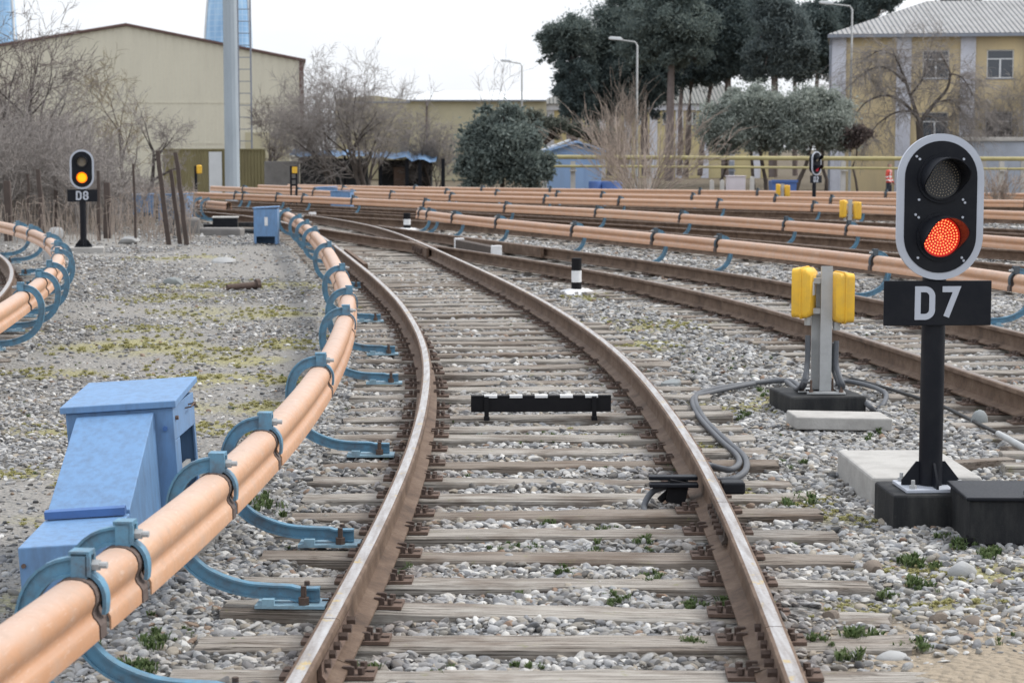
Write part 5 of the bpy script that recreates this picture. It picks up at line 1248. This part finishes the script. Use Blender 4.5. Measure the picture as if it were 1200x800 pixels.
# beige hall
d = 140; xl, xr, xm = X(-48, d), X(357, d), X(157, d); zl, zr, zm = Z(68, d), Z(72, d), Z(32, d)
turn(xr, d, 6.6)
t = thing('warehouse', 'big beige metal-clad hall with a brown-edged low gable at the left', 'warehouse', (xm, d, ZG))
MB().prism([(xl, ZG), (xr, ZG), (xr, zr), (xm, zm), (xl, zl)], d, d + 34, 'y').build('wall', 'hall_wall', t)
m = MB(); m.prism([(xl - .2, zl), (xm, zm + .02), (xr + .25, zr - .02), (xr + .25, zr + .14), (xm, zm + .18), (xl - .2, zl + .17)], d - .25, d + 34.2, 'y'); m.build('roof', 'brown_trim', t)
m = MB(); m.b2((xr - .22, d - .10, ZG), (xr + .10, d - .002, zr)); m.build('corner_trim', 'brown_trim', t)
for z in (2.2, 5.0): MB().b2((xl, d - .03, z), (xr - .25, d - .002, z + .07)).build('panel_joint', 'hall_wall', t)
for z in (3.2,):
    m = MB(); m.b2((xr - 4.0, d - .1, -.2), (xr - 1.0, d - .003, 3.0)); m.build('roller_door', 'cream', t)
XF[0] = None
# windows helper
def holed(m, x0, x1, z0, z1, y, th, holes, mi=0):
    xs_ = sorted({x0, x1, *[h[0] for h in holes], *[h[1] for h in holes]}); zs_ = sorted({z0, z1, *[h[2] for h in holes], *[h[3] for h in holes]})
    for a, b in zip(xs_, xs_[1:]):
        run = None
        for c, e in zip(zs_, zs_[1:]):
            hit = any(h[0] <= (a + b) / 2 <= h[1] and h[2] <= (c + e) / 2 <= h[3] for h in holes)
            if hit:
                if run: m.b2((a, y, run[0]), (b, y + th, run[1]), mi); run = None
            else: run = (run[0] if run else c, e)
        if run: m.b2((a, y, run[0]), (b, y + th, run[1]), mi)
def window(par, x0, x1, z0, z1, y, mull=1, trans=.32):
    f = .055; m = MB()
    m.b2((x0, y + .08, z0), (x0 + f, y + .14, z1)); m.b2((x1 - f, y + .08, z0), (x1, y + .14, z1)); m.b2((x0 + f, y + .08, z0), (x1 - f, y + .14, z0 + f)); m.b2((x0 + f, y + .08, z1 - f), (x1 - f, y + .14, z1))
    zt = z1 - (z1 - z0) * trans; m.b2((x0 + f, y + .082, zt - .03), (x1 - f, y + .138, zt + .03))
    for k in range(mull):
        xm_ = x0 + (x1 - x0) * (k + 1) / (mull + 1); m.b2((xm_ - .045, y + .084, z0 + f), (xm_ + .045, y + .136, zt - .03))
    w = m.build('window', 'white', par)
    MB().b2((x0 + f, y + .105, z0 + f), (x1 - f, y + .115, z1 - f)).build('pane', 'glass', w)
    MB().b2((x0 - .08, y - .05, z0 - .06), (x1 + .08, y + .04, z0 - .003)).build('sill', 'gutter', w)
# yellow building on the right
turn(X(971, 108), 108, -9.6)
d = 108; x0, x1 = X(971, d), X(1420, d); ze = Z(42, d); zr_ = Z(3, d + 5.5)
t = thing('yellow_building', 'two-storey ochre building with white pilasters and a grey corrugated hip roof', 'building', ((x0 + x1) / 2, d, ZG))
wins = []
for k in range(5):
    for v0, v1 in ((60, 93), (132, 166)):
        if k == 4 and v0 > 100: continue
        wins.append((X(1073.5 + 72 * k, d), X(1103.5 + 72 * k, d), Z(v1, d), Z(v0, d)))
m = MB(); holed(m, x0, x1, ZG, ze, d, .35, wins); m.b2((x0, d + .35, ZG), (x0 + .35, d + 11, ze)); m.b2((x1 - .35, d + .35, ZG), (x1, d + 11, ze)); m.b2((x0 + .35, d + 10.65, ZG), (x1 - .35, d + 11, ze)); m.build('wall', 'ochre', t)
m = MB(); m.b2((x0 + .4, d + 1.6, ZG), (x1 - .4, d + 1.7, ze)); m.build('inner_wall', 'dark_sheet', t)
for w in wins: window(t, *w, d)
for k in range(-1, 6):
    xa = X(1044 + 72 * k, d) if k >= 0 else x0 - .05; MB().b2((xa, d - .14, ZG), (xa + .78, d - .002, ze - .02)).build('pilaster', 'pil_white', t)
m = MB(); ya, yb = d - .6, d + 11.6; xa, xb = x0 - .25, x1 + .4; rx0, rx1 = X(1058, d + 5.5), x1 - 4; ym = d + 5.5
m.add([(xa, ya, ze + .05), (xb, ya, ze + .05), (xb, yb, ze + .05), (xa, yb, ze + .05), (rx0, ym, zr_), (rx1, ym, zr_)], [(0, 1, 5, 4), (1, 2, 5), (2, 3, 4, 5), (3, 0, 4), (3, 2, 1, 0)]); m.build('roof', 'asb_roof', t)
m = MB(); m.b2((xa, ya - .06, ze - .14), (xb, ya + .06, ze + .03)); m.b2((xa - .02, ya + .06, ze - .14), (xa + .1, yb, ze + .03)); m.build('gutter', 'gutter', t)
m = MB(); m.tube([(xa + .2, ya, ze - .1), (x0 - .1, d - .15, ze - .5), (x0 - .1, d - .15, ZG)], .07, 8); m.build('downpipe', 'gutter', t)
XF[0] = None
# grey lean-to in front
d2 = 102; zt = Z(161, d2); xa, xb = X(1126, d2), X(1400, d2)
t = thing('lean_to', 'low grey-blue annexe with a pale parapet in front of the ochre building', 'annexe', ((xa + xb) / 2, d2, ZG))
MB().b2((xa, d2, ZG), (xb, d2 + 4, zt - .2)).build('wall', 'greyblue', t)
MB().b2((xa - .12, d2 - .15, zt - .197), (xb, d2 + 4.1, zt)).build('parapet', 'parapet', t, bevel=.02)
for k in range(4): MB().b2((X(1146 + 46 * k, d2), d2 - .04, ZG), (X(1146 + 46 * k, d2) + .25, d2 - .002, Z(188, d2))).build('wall_pier', 'parapet', t)
# far pale yellow building behind the pines
d = 160; x0, x1 = X(632, d), X(905, d); ze, zr_ = Z(122, d), Z(98, d + 6)
t = thing('yellow_building', 'long pale yellow house with an old grey roof behind the pine trunks', 'building', ((x0 + x1) / 2, d, ZG))
wn = [(X(u, d), X(u + 9, d), Z(146, d), Z(131, d)) for u in range(655, 900, 30)]
m = MB(); holed(m, x0, x1, ZG, ze - .5, d, .4, wn); m.b2((x0, d + .4, ZG), (x0 + .4, d + 12, ze - .5)); m.b2((x0 + .4, d + 2, ZG), (x1, d + 2.1, ze - .5)); m.build('wall', 'ochre_pale', t)
for w in wn: window(t, *w, d, 1, .0)
MB().b2((x0 - .3, d - .3, ze - .497), (x1 + .3, d + .5, ze)).build('cornice', 'pil_white', t)
for u in range(640, 905, 30): MB().b2((X(u, d), d - .15, ZG), (X(u, d) + .6, d - .002, ze - .5)).build('pilaster', 'pil_white', t)
m = MB(); m.add([(x0 - .5, d - .6, ze + .02), (x1 + .5, d - .6, ze + .02), (x1 + .5, d + 13, ze + .02), (x0 - .5, d + 13, ze + .02), (x0 + 4.2, d + 6, zr_), (x1 - 4, d + 6, zr_)], [(0, 1, 5, 4), (1, 2, 5), (2, 3, 4, 5), (3, 0, 4), (3, 2, 1, 0)]); m.build('roof', 'asb_roof2', t)
# cream shed building mid distance
d = 150; x0, x1 = X(482, d), X(640, d)
t = thing('cream_building', 'long cream building with a pale flat roof edge behind the leafless trees', 'building', ((x0 + x1) / 2, d, ZG))
MB().b2((x0, d, ZG), (x1, d + 14, Z(118, d))).build('wall', 'cream', t)
MB().add([(x0 - .3, d - .4, Z(117.5, d)), (x1, d - .4, Z(117.5, d)), (x1, d + 9, Z(107, d + 9)), (x0 + 1, d + 9, Z(107, d + 9)), (x0 - .3, d + 18, Z(117.5, d)), (x1, d + 18, Z(117.5, d))], [(0, 1, 2, 3), (3, 2, 5, 4), (0, 3, 4), (1, 5, 2), (0, 4, 5, 1)]).build('roof', 'fascia_white', t)
MB().b2((x0 - .3, d - .45, Z(119, d)), (x1, d - .41, Z(117.2, d))).build('gutter', 'gutter', t)
MB().b2((X(500, d), d - .12, ZG), (X(502, d), d - .002, Z(118, d))).build('downpipe', 'brown_trim', t)
# second beige wing seen through the crowns
d = 156; x0, x1 = X(395, d), X(484, d)
t = thing('beige_building', 'low beige building behind the widest leafless tree', 'building', ((x0 + x1) / 2, d, ZG))
MB().prism([(x0, ZG), (x1, ZG), (x1, Z(118, d)), ((x0 + x1) / 2, Z(112, d)), (x0, Z(116, d))], d, d + 12, 'y').build('wall', 'cream', t)
MB().b2((x0, d - .1, Z(121, d)), (x1 + .2, d - .003, Z(119, d))).build('fascia', 'gutter', t)
# blue shed
d = 86; x0, x1, xm = X(640, d), X(704, d), X(676, d)
t = thing('garden_shed', 'small pale blue wooden shed with a gabled roof behind the yellow pipes', 'shed', (xm, d, ZG))
MB().prism([(x0, ZG), (x1, ZG), (x1, Z(178, d)), (xm, Z(168, d)), (x0, Z(178, d))], d, d + 3.5, 'y').build('wall', 'shed_blue', t)
m = MB(); zz = .10
m.prism([(X(630, d), Z(181, d)), (xm, Z(167.5, d)), (X(713, d), Z(179, d)), (X(713, d), Z(176.5, d)), (xm, Z(165, d)), (X(630, d), Z(178, d))], d - .3, d + 3.8, 'y'); m.build('roof', 'shed_blue', t)
m = MB(); m.prism([(X(627, d), Z(182, d) + .03), (X(668, d), Z(168.5, d) + .12), (X(668, d), Z(168.5, d) + .20), (X(627, d), Z(182, d) + .14)], d - .2, d + 3.7, 'y'); m.build('roof_sheet', 'shed_roof', t)
m = MB(); m.b2((X(672, d), d - .05, ZG), (X(684, d), d - .002, Z(192, d))); m.build('door', 'shed_blue', t)
# blue barrels and bits near the shed
for u, w, lab in ((716, .85, 'cobalt blue barrel right of the pale shed, the wider one'), (697, .55, 'cobalt blue barrel at the corner of the pale shed')):
    d = 80; m = MB(); m.lathe([(w * .46, 0), (w * .5, .08), (w * .5, .5), (w * .52, .52), (w * .5, .54), (w * .5, 1.0), (w * .45, 1.08)], 18, 0, TR((X(u, d), d, ZG))); tag(m.build('barrel', 'cobalt', smooth=40), lab, 'barrel')
d = 82; t = thing('skip_bin', 'cobalt blue open bin behind the far yellow-cased post', 'bin', (X(918, d), d, ZG))
m = MB(); m.prism([(X(905, d), -.35), (X(930, d), -.35), (X(932, d), .55), (X(903, d), .55)], d, d + 1.2, 'y'); m.build('tub', 'cobalt', t)
m = MB(); m.b2((X(902, d), d - .06, .50), (X(933, d), d - .003, .60)); m.b2((X(905, d), d + .1, ZG), (X(907, d), d + .3, -.35)); m.b2((X(928, d), d + .1, ZG), (X(930, d), d + .3, -.35)); m.build('rim', 'cobalt', t)
d = 80; t = thing('cabinet', 'pale pinkish white cabinet behind the grey pipe support', 'cabinet', (X(861, d), d, ZG))
M['pinkwhite'] = painted('pinkish_white', (.62, .57, .60), (.4, .36, .38), .3, 2, .6)
MB().b2((X(851, d), d, ZG), (X(872, d), d + .6, Z(207, d))).build('body', 'pinkwhite', t, bevel=.01)
MB().b2((X(850, d), d - .05, Z(207, d) + .003), (X(873, d), d + .65, Z(206, d))).build('lid', 'pinkwhite', t)
MB().b2((X(853, d), d - .02, ZG + .1), (X(861, d), d - .002, Z(209, d))).build('door', 'pinkwhite', t)
for u, vt, lab in ((880, 208, 'whitish concrete stub post right of the pale cabinet'), (833, 212, 'whitish concrete stub post, leftmost of three by the pale cabinet'), (845, 212, 'whitish concrete stub post just left of the pale cabinet')):
    d = 79; m = MB(); m.prism([(X(u, d) - .09, -.5), (X(u, d) + .09, -.5), (X(u, d) + .08, Z(vt, d)), (X(u, d), Z(vt, d) + .05), (X(u, d) - .08, Z(vt, d))], d, d + .15, 'y'); tag(m.build('stub_post', 'parapet', bevel=.01), lab, 'post')
# yellow gas pipes on supports
d = 84; t = thing('gas_pipe', 'pair of yellow overground pipes on grey supports crossing the right half', 'pipe', (X(900, d), d, ZG))
xe = X(1330, d)
m = MB(); m.tube([(X(624, d), d, Z(184, d)), (X(760, d), d, Z(184.6, d)), (X(900, d), d, Z(185.5, d)), (X(1060, d), d, Z(186, d)), (xe, d, Z(186.5, d))], .088, 12); m.build('upper_pipe', 'yellow_pipe', t, 60)
m = MB(); m.tube([(X(640, d), d - .2, Z(194.8, d)), (X(760, d), d - .2, Z(195.3, d)), (X(900, d), d - .2, Z(196.3, d)), (X(1060, d), d - .2, Z(197.5, d)), (xe, d - .2, Z(198.5, d))], .055, 10); m.build('lower_pipe', 'yellow_pipe', t, 60)
for u in (638, 671, 760, 855.5, 985.5, 1109, 1170, 1290):
    m = MB(); m.b2((X(u, d) - .10, d - .08, ZG), (X(u, d) + .10, d + .08, Z(189, d))); m.b2((X(u, d) - .14, d - .3, Z(199, d) - .06), (X(u, d) + .14, d - .08, Z(199, d))); m.build('support', 'gutter' if u in (855.5,) else 'parapet', t)
# olive sheet fence, concrete wall, shelters on the left
d = 92; t = thing('sheet_fence', 'olive brown corrugated metal fence behind the tall grey mast', 'fence', (X(250, d), d, ZG))
m = MB(); xs_ = np.linspace(X(194, d), X(313, d), 95); pr = [(x, d + .025 * math.sin(i * 2.1)) for i, x in enumerate(xs_)]
m.add([(x, y, ZG) for x, y in pr] + [(x, y, Z(175, d)) for x, y in pr] + [(x, y + .03, ZG) for x, y in pr] + [(x, y + .03, Z(175, d)) for x, y in pr], [(i, i + 1, 95 + i + 1, 95 + i) for i in range(94)] + [(190 + i, 285 + i, 285 + i + 1, 190 + i + 1) for i in range(94)] + [(95 + i, 95 + i + 1, 285 + i + 1, 285 + i) for i in range(94)]); m.build('panel', 'olive_metal', t)
m = MB(); m.b2((X(194, d), d - .06, Z(176, d)), (X(313, d), d - .03, Z(174.4, d))); m.build('rail', 'olive_metal', t)
m = MB(); m.b2((X(247.5, d), d - .07, ZG + .3), (X(262.5, d), d - .035, Z(178, d))); m.build('white_panel', 'fascia_white', t)
d = 88; block('concrete_wall', 'rough grey concrete wall right of the olive fence', 'wall', (X(332, d), d, ZG), (40 * d / F, .3, Z(189, d) - ZG), 0, 'concrete_dk', .03)
m = MB(); d = 89
t = thing('shelter', 'low dark shelter with a sagging blue tarpaulin roof behind the leafless trees, left one', 'shelter', (X(385, d), d, ZG))
MB().b2((X(352, d), d + .5, ZG), (X(428, d), d + 2.5, Z(186, d))).build('wall', 'dark_sheet', t)
m = MB(); r_ = np.random.default_rng(3); n = 14; xs_ = np.linspace(X(342, d), X(432, d), n)
top = [Z(178 + 4 * r_.random(), d) for _ in xs_]
m.add([(x, d - .3, z - .12) for x, z in zip(xs_, top)] + [(x, d + 1.4, z + .12) for x, z in zip(xs_, top)] + [(x, d + 3, z - .1) for x, z in zip(xs_, top)], [(k * n + i, k * n + i + 1, (k + 1) * n + i + 1, (k + 1) * n + i) for k in range(2) for i in range(n - 1)])
m.build('tarpaulin', 'tarp', t)
for u in (392, 406, 425): MB().b2((X(u, d) - .05, d - .25, ZG), (X(u, d) + .05, d - .17, Z(183, d))).build('post', 'black', t)
t = thing('shelter', 'dark open shelter with a blue-grey tarpaulin behind the leafless trees, right one', 'shelter', (X(465, d), d, ZG))
MB().b2((X(444, d), d + 1.2, ZG), (X(505, d), d + 2.5, Z(188, d))).build('wall', 'dark_sheet', t)
m = MB(); n = 12; xs_ = np.linspace(X(436, d), X(512, d), n); top = [Z(177 + 5 * r_.random() + i * .5, d) for i, _ in enumerate(xs_)]
m.add([(x, d - .5, z - .15) for x, z in zip(xs_, top)] + [(x, d + 1.4, z + .1) for x, z in zip(xs_, top)] + [(x, d + 3, z - .1) for x, z in zip(xs_, top)], [(k * n + i, k * n + i + 1, (k + 1) * n + i + 1, (k + 1) * n + i) for k in range(2) for i in range(n - 1)]); m.build('tarpaulin', 'tarp', t)
for u in (447, 478, 493, 520): MB().b2((X(u, d) - .08, d - .3, ZG), (X(u, d) + .08, d - .14, Z(186, d))).build('post', 'black', t)
MB().b2((X(462, d), d + .2, ZG), (X(476, d), d + 1.1, Z(196, d))).build('crate', 'rust', t)
# tall mast, ladder mast
d = 73; t = thing('floodlight_mast', 'tall pale grey steel mast rising out of the picture before the beige hall', 'mast', (X(274.5, d), d, -.3))
MB().cyl((X(274.5, d), d, -.3), (X(273.5, d), d, 14), .275, .235, 12).build('tube', 'mast', t, 20)
MB().cyl((X(274.5, d), d, -.35), (X(274.5, d), d, -.05), .42, n=16).build('footing', 'concrete_dk', t)
d = 98; t = thing('ladder_mast', 'thin steel ladder mast right of the tall grey mast', 'mast', (X(290, d), d, ZG))
for u in (283, 297.5): MB().b2((X(u, d) - .04, d - .04, ZG), (X(u, d) + .04, d + .04, 15)).build('upright', 'gutter', t)
for k in range(26): MB().b2((X(283, d) + .041, d - .02, -.1 + k * .58), (X(297.5, d) - .041, d + .02, -.06 + k * .58)).build('rung', 'gutter', t)
# street lamps
def lamp(u, vt, vb, d, arm, label, drop=0):
    t = thing('street_lamp', label, 'street lamp', (X(u, d), d, ZG)); z = Z(vt, d); a = arm * d / F
    m = MB(); m.tube([(X(u, d), d, ZG), (X(u, d), d, z - .15), (X(u, d) - a * .08, d, z + .02), (X(u, d) - a * .8, d, z + .16)], [.07, .05, .042, .03], 8); m.build('pole', 'galv', t, 50)
    m = MB(); x = X(u, d) - a; m.prism([(x - .05, z + .14), (x + .55, z + .10), (x + .62, z + .16), (x + .5, z + .26), (x - .02, z + .30), (x - .12, z + .22)], d - .14, d + .14, 'y'); m.build('lamp_head', 'fascia_white', t, bevel=.03)
lamp(745, 50, 0, 101, 31, 'street lamp in front of the pines, its head pointing left')
lamp(611.5, 75, 0, 132, 23, 'slender street lamp against the sky over the dark evergreen bush')
lamp(993, 8, 0, 101, 36, 'tall street lamp before the left corner of the ochre building')
# small signs on posts
d = 63; t = thing('signal_box', 'small yellow box on a black post in front of the olive fence', 'yellow box', (X(233, d), d, 0))
MB().b2((X(232, d) - .05, d, -.1), (X(232, d) + .03, d + .08, Z(194.5, d))).build('post', 'black', t)
m = MB(); lunch(m, .16, .26, .14, TR((X(236, d), d - .02, Z(198.5, d)), R(20))); m.build('case', 'yellow', t, smooth=50)
d = 64; t = thing('ladder_sign', 'narrow black frame with a yellow plate standing among the far orange rails', 'sign', (X(346, d), d, 0))
m = MB()
for u in (342.5, 349): m.b2((X(u, d) - .03, d, -.1), (X(u, d) + .03, d + .06, Z(194.5, d)))
for v in (196, 203, 210, 217): m.b2((X(342.5, d) + .03, d + .01, Z(v, d) - .03), (X(349, d) - .03, d + .05, Z(v, d) + .03))
m.build('frame', 'black', t)
MB().b2((X(344, d), d - .02, Z(203, d)), (X(350, d), d - .003, Z(195.5, d))).build('plate', 'yellow', t)
# rusty posts of the old fence
OP = [('broad dark timber post near the left edge', 12, 212, 272, 42, .16, 0), ('thin rusty post behind the broad timber post', 35, 204, 268, 45, .06, 1), ('rusty steel post with a slight lean, second from the broad timber post', 53, 198, 272, 43, .10, -3),
      ('rusty post just left of the amber-lamp signal plate', 68, 212, 268, 46, .09, 0), ('rusty post right of the amber-lamp signal', 117, 200, 276, 41.5, .075, 1), ('dark weathered post further right of the amber-lamp signal', 127, 214, 274, 43, .15, 1),
      ('thin grey pipe post among the dry stalks', 160, 192, 278, 40.5, .05, 0), ('thick leaning rusty post, left of the cluster of three', 200, 176, 280, 40, .095, -6), ('shorter rusty post in the middle of the leaning cluster', 213, 198, 280, 40.3, .085, -6), ('tallest dark rusty post at the right of the leaning cluster', 221, 178, 282, 39.6, .09, -6)]
for lab, u, vt, vb, d, w, ln_ in OP:
    x = X(u, d); h = Z(vt, d) + .2; m = MB(); k = 6; rd = random.Random(u)
    vs = []; 
    for i in range(k + 1):
        z = h * i / k; q = w / 2 * (1 - .18 * i / k); jx = rd.gauss(0, .008)
        vs += [(a * q + jx, b * q * .8, z) for a, b in ((-1, -1), (1, -1), (1, 1), (-1, 1))]
    fs = [(i * 4 + j, i * 4 + (j + 1) % 4, (i + 1) * 4 + (j + 1) % 4, (i + 1) * 4 + j) for i in range(k) for j in range(4)] + [(3, 2, 1, 0), tuple(range(4 * k, 4 * k + 4))]
    m.add(vs, fs, 0, TR((x + math.tan(R(-ln_)) * 0, d, -.2), 0, 0, R(ln_))); tag(m.build('fence_post', 'rustpost'), lab, 'post', 'old rusty fence posts')
# glass towers far off
def tower_mat():
    t = NT('tower_glass'); p = t.pos(); sx = t.new('ShaderNodeSeparateXYZ'); t.link(p, sx.inputs[0])
    a = t.math('FRACT', t.math('MULTIPLY', sx.outputs['Z'], .24)); b = t.math('FRACT', t.math('MULTIPLY', sx.outputs['X'], .20))
    la = t.ramp(a, [(.0, 1), (.12, 1), (.16, 0)]); lb = t.ramp(b, [(.0, 1), (.10, 1), (.14, 0)])
    n = t.noise(t.pos((.35, .35, .06)), .5, 4, .6)
    c = t.ramp(n, [(.3, (.20, .38, .62)), (.5, (.28, .48, .72)), (.7, (.40, .60, .80))])  # pale blues carry the haze of distance in the colour
    c = t.mix(t.math('MULTIPLY', t.math('MAXIMUM', la, lb), .35), c, (.55, .68, .80))
    t.set(c, .25, 0, .6); return t.m
M['tower'] = tower_mat()
def tower(label, ul, ur, d, H, bul):
    cx = X((ul + ur) / 2, d); w = (ur - ul) / 2 * d / F
    t = thing('glass_tower', label, 'skyscraper', (cx, d, 0)); m = MB(); n = 40; rows = 40; vs = []
    for i in range(rows + 1):
        f = i / rows; z = H * f; k = (1.05 + bul * math.sin(math.pi * min(1, f * .8))) * (1 - f ** 2.4 * .92)
        vs += [(cx + w * k * math.cos(2 * math.pi * j / n) + w * .25 * f * f, d + w * .8 * k * math.sin(2 * math.pi * j / n), z - 5) for j in range(n)]
    m.add(vs, [(i * n + j, i * n + (j + 1) % n, (i + 1) * n + (j + 1) % n, (i + 1) * n + j) for i in range(rows) for j in range(n)]); m.build('glass_skin', 'tower', t, 60)
    m = MB()
    for a in (200, 340):
        pts = []
        for i in range(0, rows, 3):
            f = i / rows; k = (1.05 + bul * math.sin(math.pi * min(1, f * .8))) * (1 - f ** 2.4 * .92) * 1.01; pts.append((cx + w * k * math.cos(R(a)) + w * .25 * f * f, d + w * .8 * k * math.sin(R(a)), H * f - 5))
        m.tube(pts, 1.2, 6)
    m.build('edge_rib', 'fascia_white', t, 60)
tower('pale blue glass tower behind the hall, cut by the tall grey mast', 243, 299, 1500, 215, .06)
tower('pale blue glass tower at the left edge behind the leafless tree', -24, 27, 1650, 225, .06)
# worker in a hi-vis vest behind the pipes
def person(base, rz, label):
    bm_v = [((0, 0, .92), (.17, .12)), ((0, 0, 1.10), (.16, .11)), ((0, 0, 1.30), (.19, .12)), ((0, 0, 1.43), (.15, .10)), ((0, 0, 1.50), (.06, .06)), ((0, -.01, 1.56), (.07, .075)), ((0, -.02, 1.66), (.085, .10)), ((0, -.01, 1.74), (.06, .07)),
            ((.10, 0, .88), (.10, .10)), ((.11, -.03, .48), (.07, .07)), ((.11, .0, .10), (.045, .05)), ((.11, -.14, .05), (.04, .035)), ((-.10, 0, .88), (.10, .10)), ((-.11, .03, .48), (.07, .07)), ((-.11, .05, .10), (.045, .05)), ((-.11, -.09, .05), (.04, .035)),
            ((.21, 0, 1.40), (.065, .065)), ((.27, .02, 1.12), (.05, .05)), ((.26, -.12, .90), (.038, .038)), ((.25, -.19, .82), (.035, .03)), ((-.21, 0, 1.40), (.065, .065)), ((-.27, .02, 1.12), (.05, .05)), ((-.24, -.14, .92), (.038, .038)), ((-.22, -.21, .85), (.035, .03))]
    ed = [(0, 1), (1, 2), (2, 3), (3, 4), (4, 5), (5, 6), (6, 7), (0, 8), (8, 9), (9, 10), (10, 11), (0, 12), (12, 13), (13, 14), (14, 15), (3, 16), (16, 17), (17, 18), (18, 19), (3, 20), (20, 21), (21, 22), (22, 23)]
    me = bpy.data.meshes.new('person'); me.from_pydata([v for v, r in bm_v], ed, [])
    o = bpy.data.objects.new('person_skeleton', me); COL.objects.link(o)
    sk = o.modifiers.new('Skin', 'SKIN'); sv = me.skin_vertices[0].data
    for i, (v, r) in enumerate(bm_v): sv[i].radius = r
    sv[0].use_root = True; o.modifiers.new('Sub', 'SUBSURF').levels = 2
    dg = bpy.context.evaluated_depsgraph_get(); m2 = bpy.data.meshes.new_from_object(o.evaluated_get(dg)); bpy.data.objects.remove(o)
    m2.name = 'person'; finish(m2, ['navy', 'red_cloth', 'white', 'skin', 'hair'], 60)
    mi = []
    for p in m2.polygons:
        x, y, z = p.center
        if z > 1.70 or (z > 1.58 and y > .02): k = 4
        elif z > 1.49: k = 3
        elif abs(x) > .2 and z < .88: k = 3
        elif z > .93: k = 2 if (1.0 < z < 1.05 or 1.14 < z < 1.19 or (.08 < abs(x) < .12 and abs(x) < .2)) else 1
        else: k = 0
        mi.append(k)
    m2.polygons.foreach_set('material_index', mi)
    return tag(link('person', m2, mat=TR(base, rz)), label, 'person')
person((X(1039, 86), 86, ZG), R(60), 'worker in a red and white hi-vis vest and dark trousers behind the yellow pipes')

# ------------------------------------------------------------------ sky, sun, camera
w = bpy.data.worlds.new('World'); scene.world = w; w.use_nodes = True; nt = w.node_tree; bg = nt.nodes['Background']
EL, AZ = 48, 70
sky = nt.nodes.new('ShaderNodeTexSky'); sky.sky_type = 'NISHITA'; sky.sun_disc = False; sky.sun_elevation = R(EL); sky.sun_rotation = R(AZ); sky.dust_density = 4; sky.air_density = 1.0; sky.ozone_density = 1
mx = nt.nodes.new('ShaderNodeMix'); mx.data_type = 'RGBA'; mx.inputs[0].default_value = .80
nt.links.new(sky.outputs[0], mx.inputs[6]); mx.inputs[7].default_value = (8.8, 9.1, 9.6, 1)
tc = nt.nodes.new('ShaderNodeTexCoord'); sp = nt.nodes.new('ShaderNodeSeparateXYZ'); nt.links.new(tc.outputs['Generated'], sp.inputs[0])
mr = nt.nodes.new('ShaderNodeMapRange'); mr.inputs[1].default_value = 0; mr.inputs[2].default_value = 1; mr.inputs[3].default_value = 1.04; mr.inputs[4].default_value = 1.5; nt.links.new(sp.outputs['Z'], mr.inputs[0])
cl = nt.nodes.new('ShaderNodeTexNoise'); cl.inputs['Scale'].default_value = 7; cl.inputs['Detail'].default_value = 5; mpn = nt.nodes.new('ShaderNodeMapping'); mpn.inputs['Scale'].default_value = (1, 1, 3.5); nt.links.new(tc.outputs['Generated'], mpn.inputs[0]); nt.links.new(mpn.outputs[0], cl.inputs['Vector'])
mc2 = nt.nodes.new('ShaderNodeMapRange'); mc2.inputs[1].default_value = .3; mc2.inputs[2].default_value = .7; mc2.inputs[3].default_value = .93; mc2.inputs[4].default_value = 1.06; nt.links.new(cl.outputs['Fac'], mc2.inputs[0])
m1 = nt.nodes.new('ShaderNodeMath'); m1.operation = 'MULTIPLY'; nt.links.new(mr.outputs[0], m1.inputs[0]); nt.links.new(mc2.outputs[0], m1.inputs[1])
vm = nt.nodes.new('ShaderNodeVectorMath'); vm.operation = 'SCALE'; nt.links.new(mx.outputs[2], vm.inputs[0]); nt.links.new(m1.outputs[0], vm.inputs['Scale'])
nt.links.new(vm.outputs[0], bg.inputs['Color']); bg.inputs['Strength'].default_value = .105
sl = bpy.data.lights.new('sun', 'SUN'); sl.energy = 1.9; sl.angle = R(12); sl.color = (1, .96, .9)
so = bpy.data.objects.new('sun', sl); COL.objects.link(so)
sv = Vector((math.sin(R(AZ)) * math.cos(R(EL)), math.cos(R(AZ)) * math.cos(R(EL)), math.sin(R(EL))))
so.rotation_euler = sv.to_track_quat('Z', 'Y').to_euler(); so.location = (30, 10, 40)
cam = bpy.data.cameras.new('camera'); co = bpy.data.objects.new('camera', cam); COL.objects.link(co); scene.camera = co
cam.lens = 36 * F / 1200; cam.sensor_width = 36; cam.sensor_fit = 'HORIZONTAL'; cam.clip_end = 8000; cam.clip_start = .1
co.location = (0, 0, CZ); co.rotation_euler = (R(90) - TH, 0, 0)
cam.dof.use_dof = True; cam.dof.focus_distance = 11.5; cam.dof.aperture_fstop = 6.3
vs_ = scene.view_settings; vs_.view_transform = 'Standard'; vs_.look = 'None'; vs_.gamma = 1; vs_.use_curve_mapping = False; vs_.exposure = .30
scene.render.film_transparent = False
scene.cycles.max_bounces = 6; scene.cycles.diffuse_bounces = 3; scene.cycles.use_denoising = True
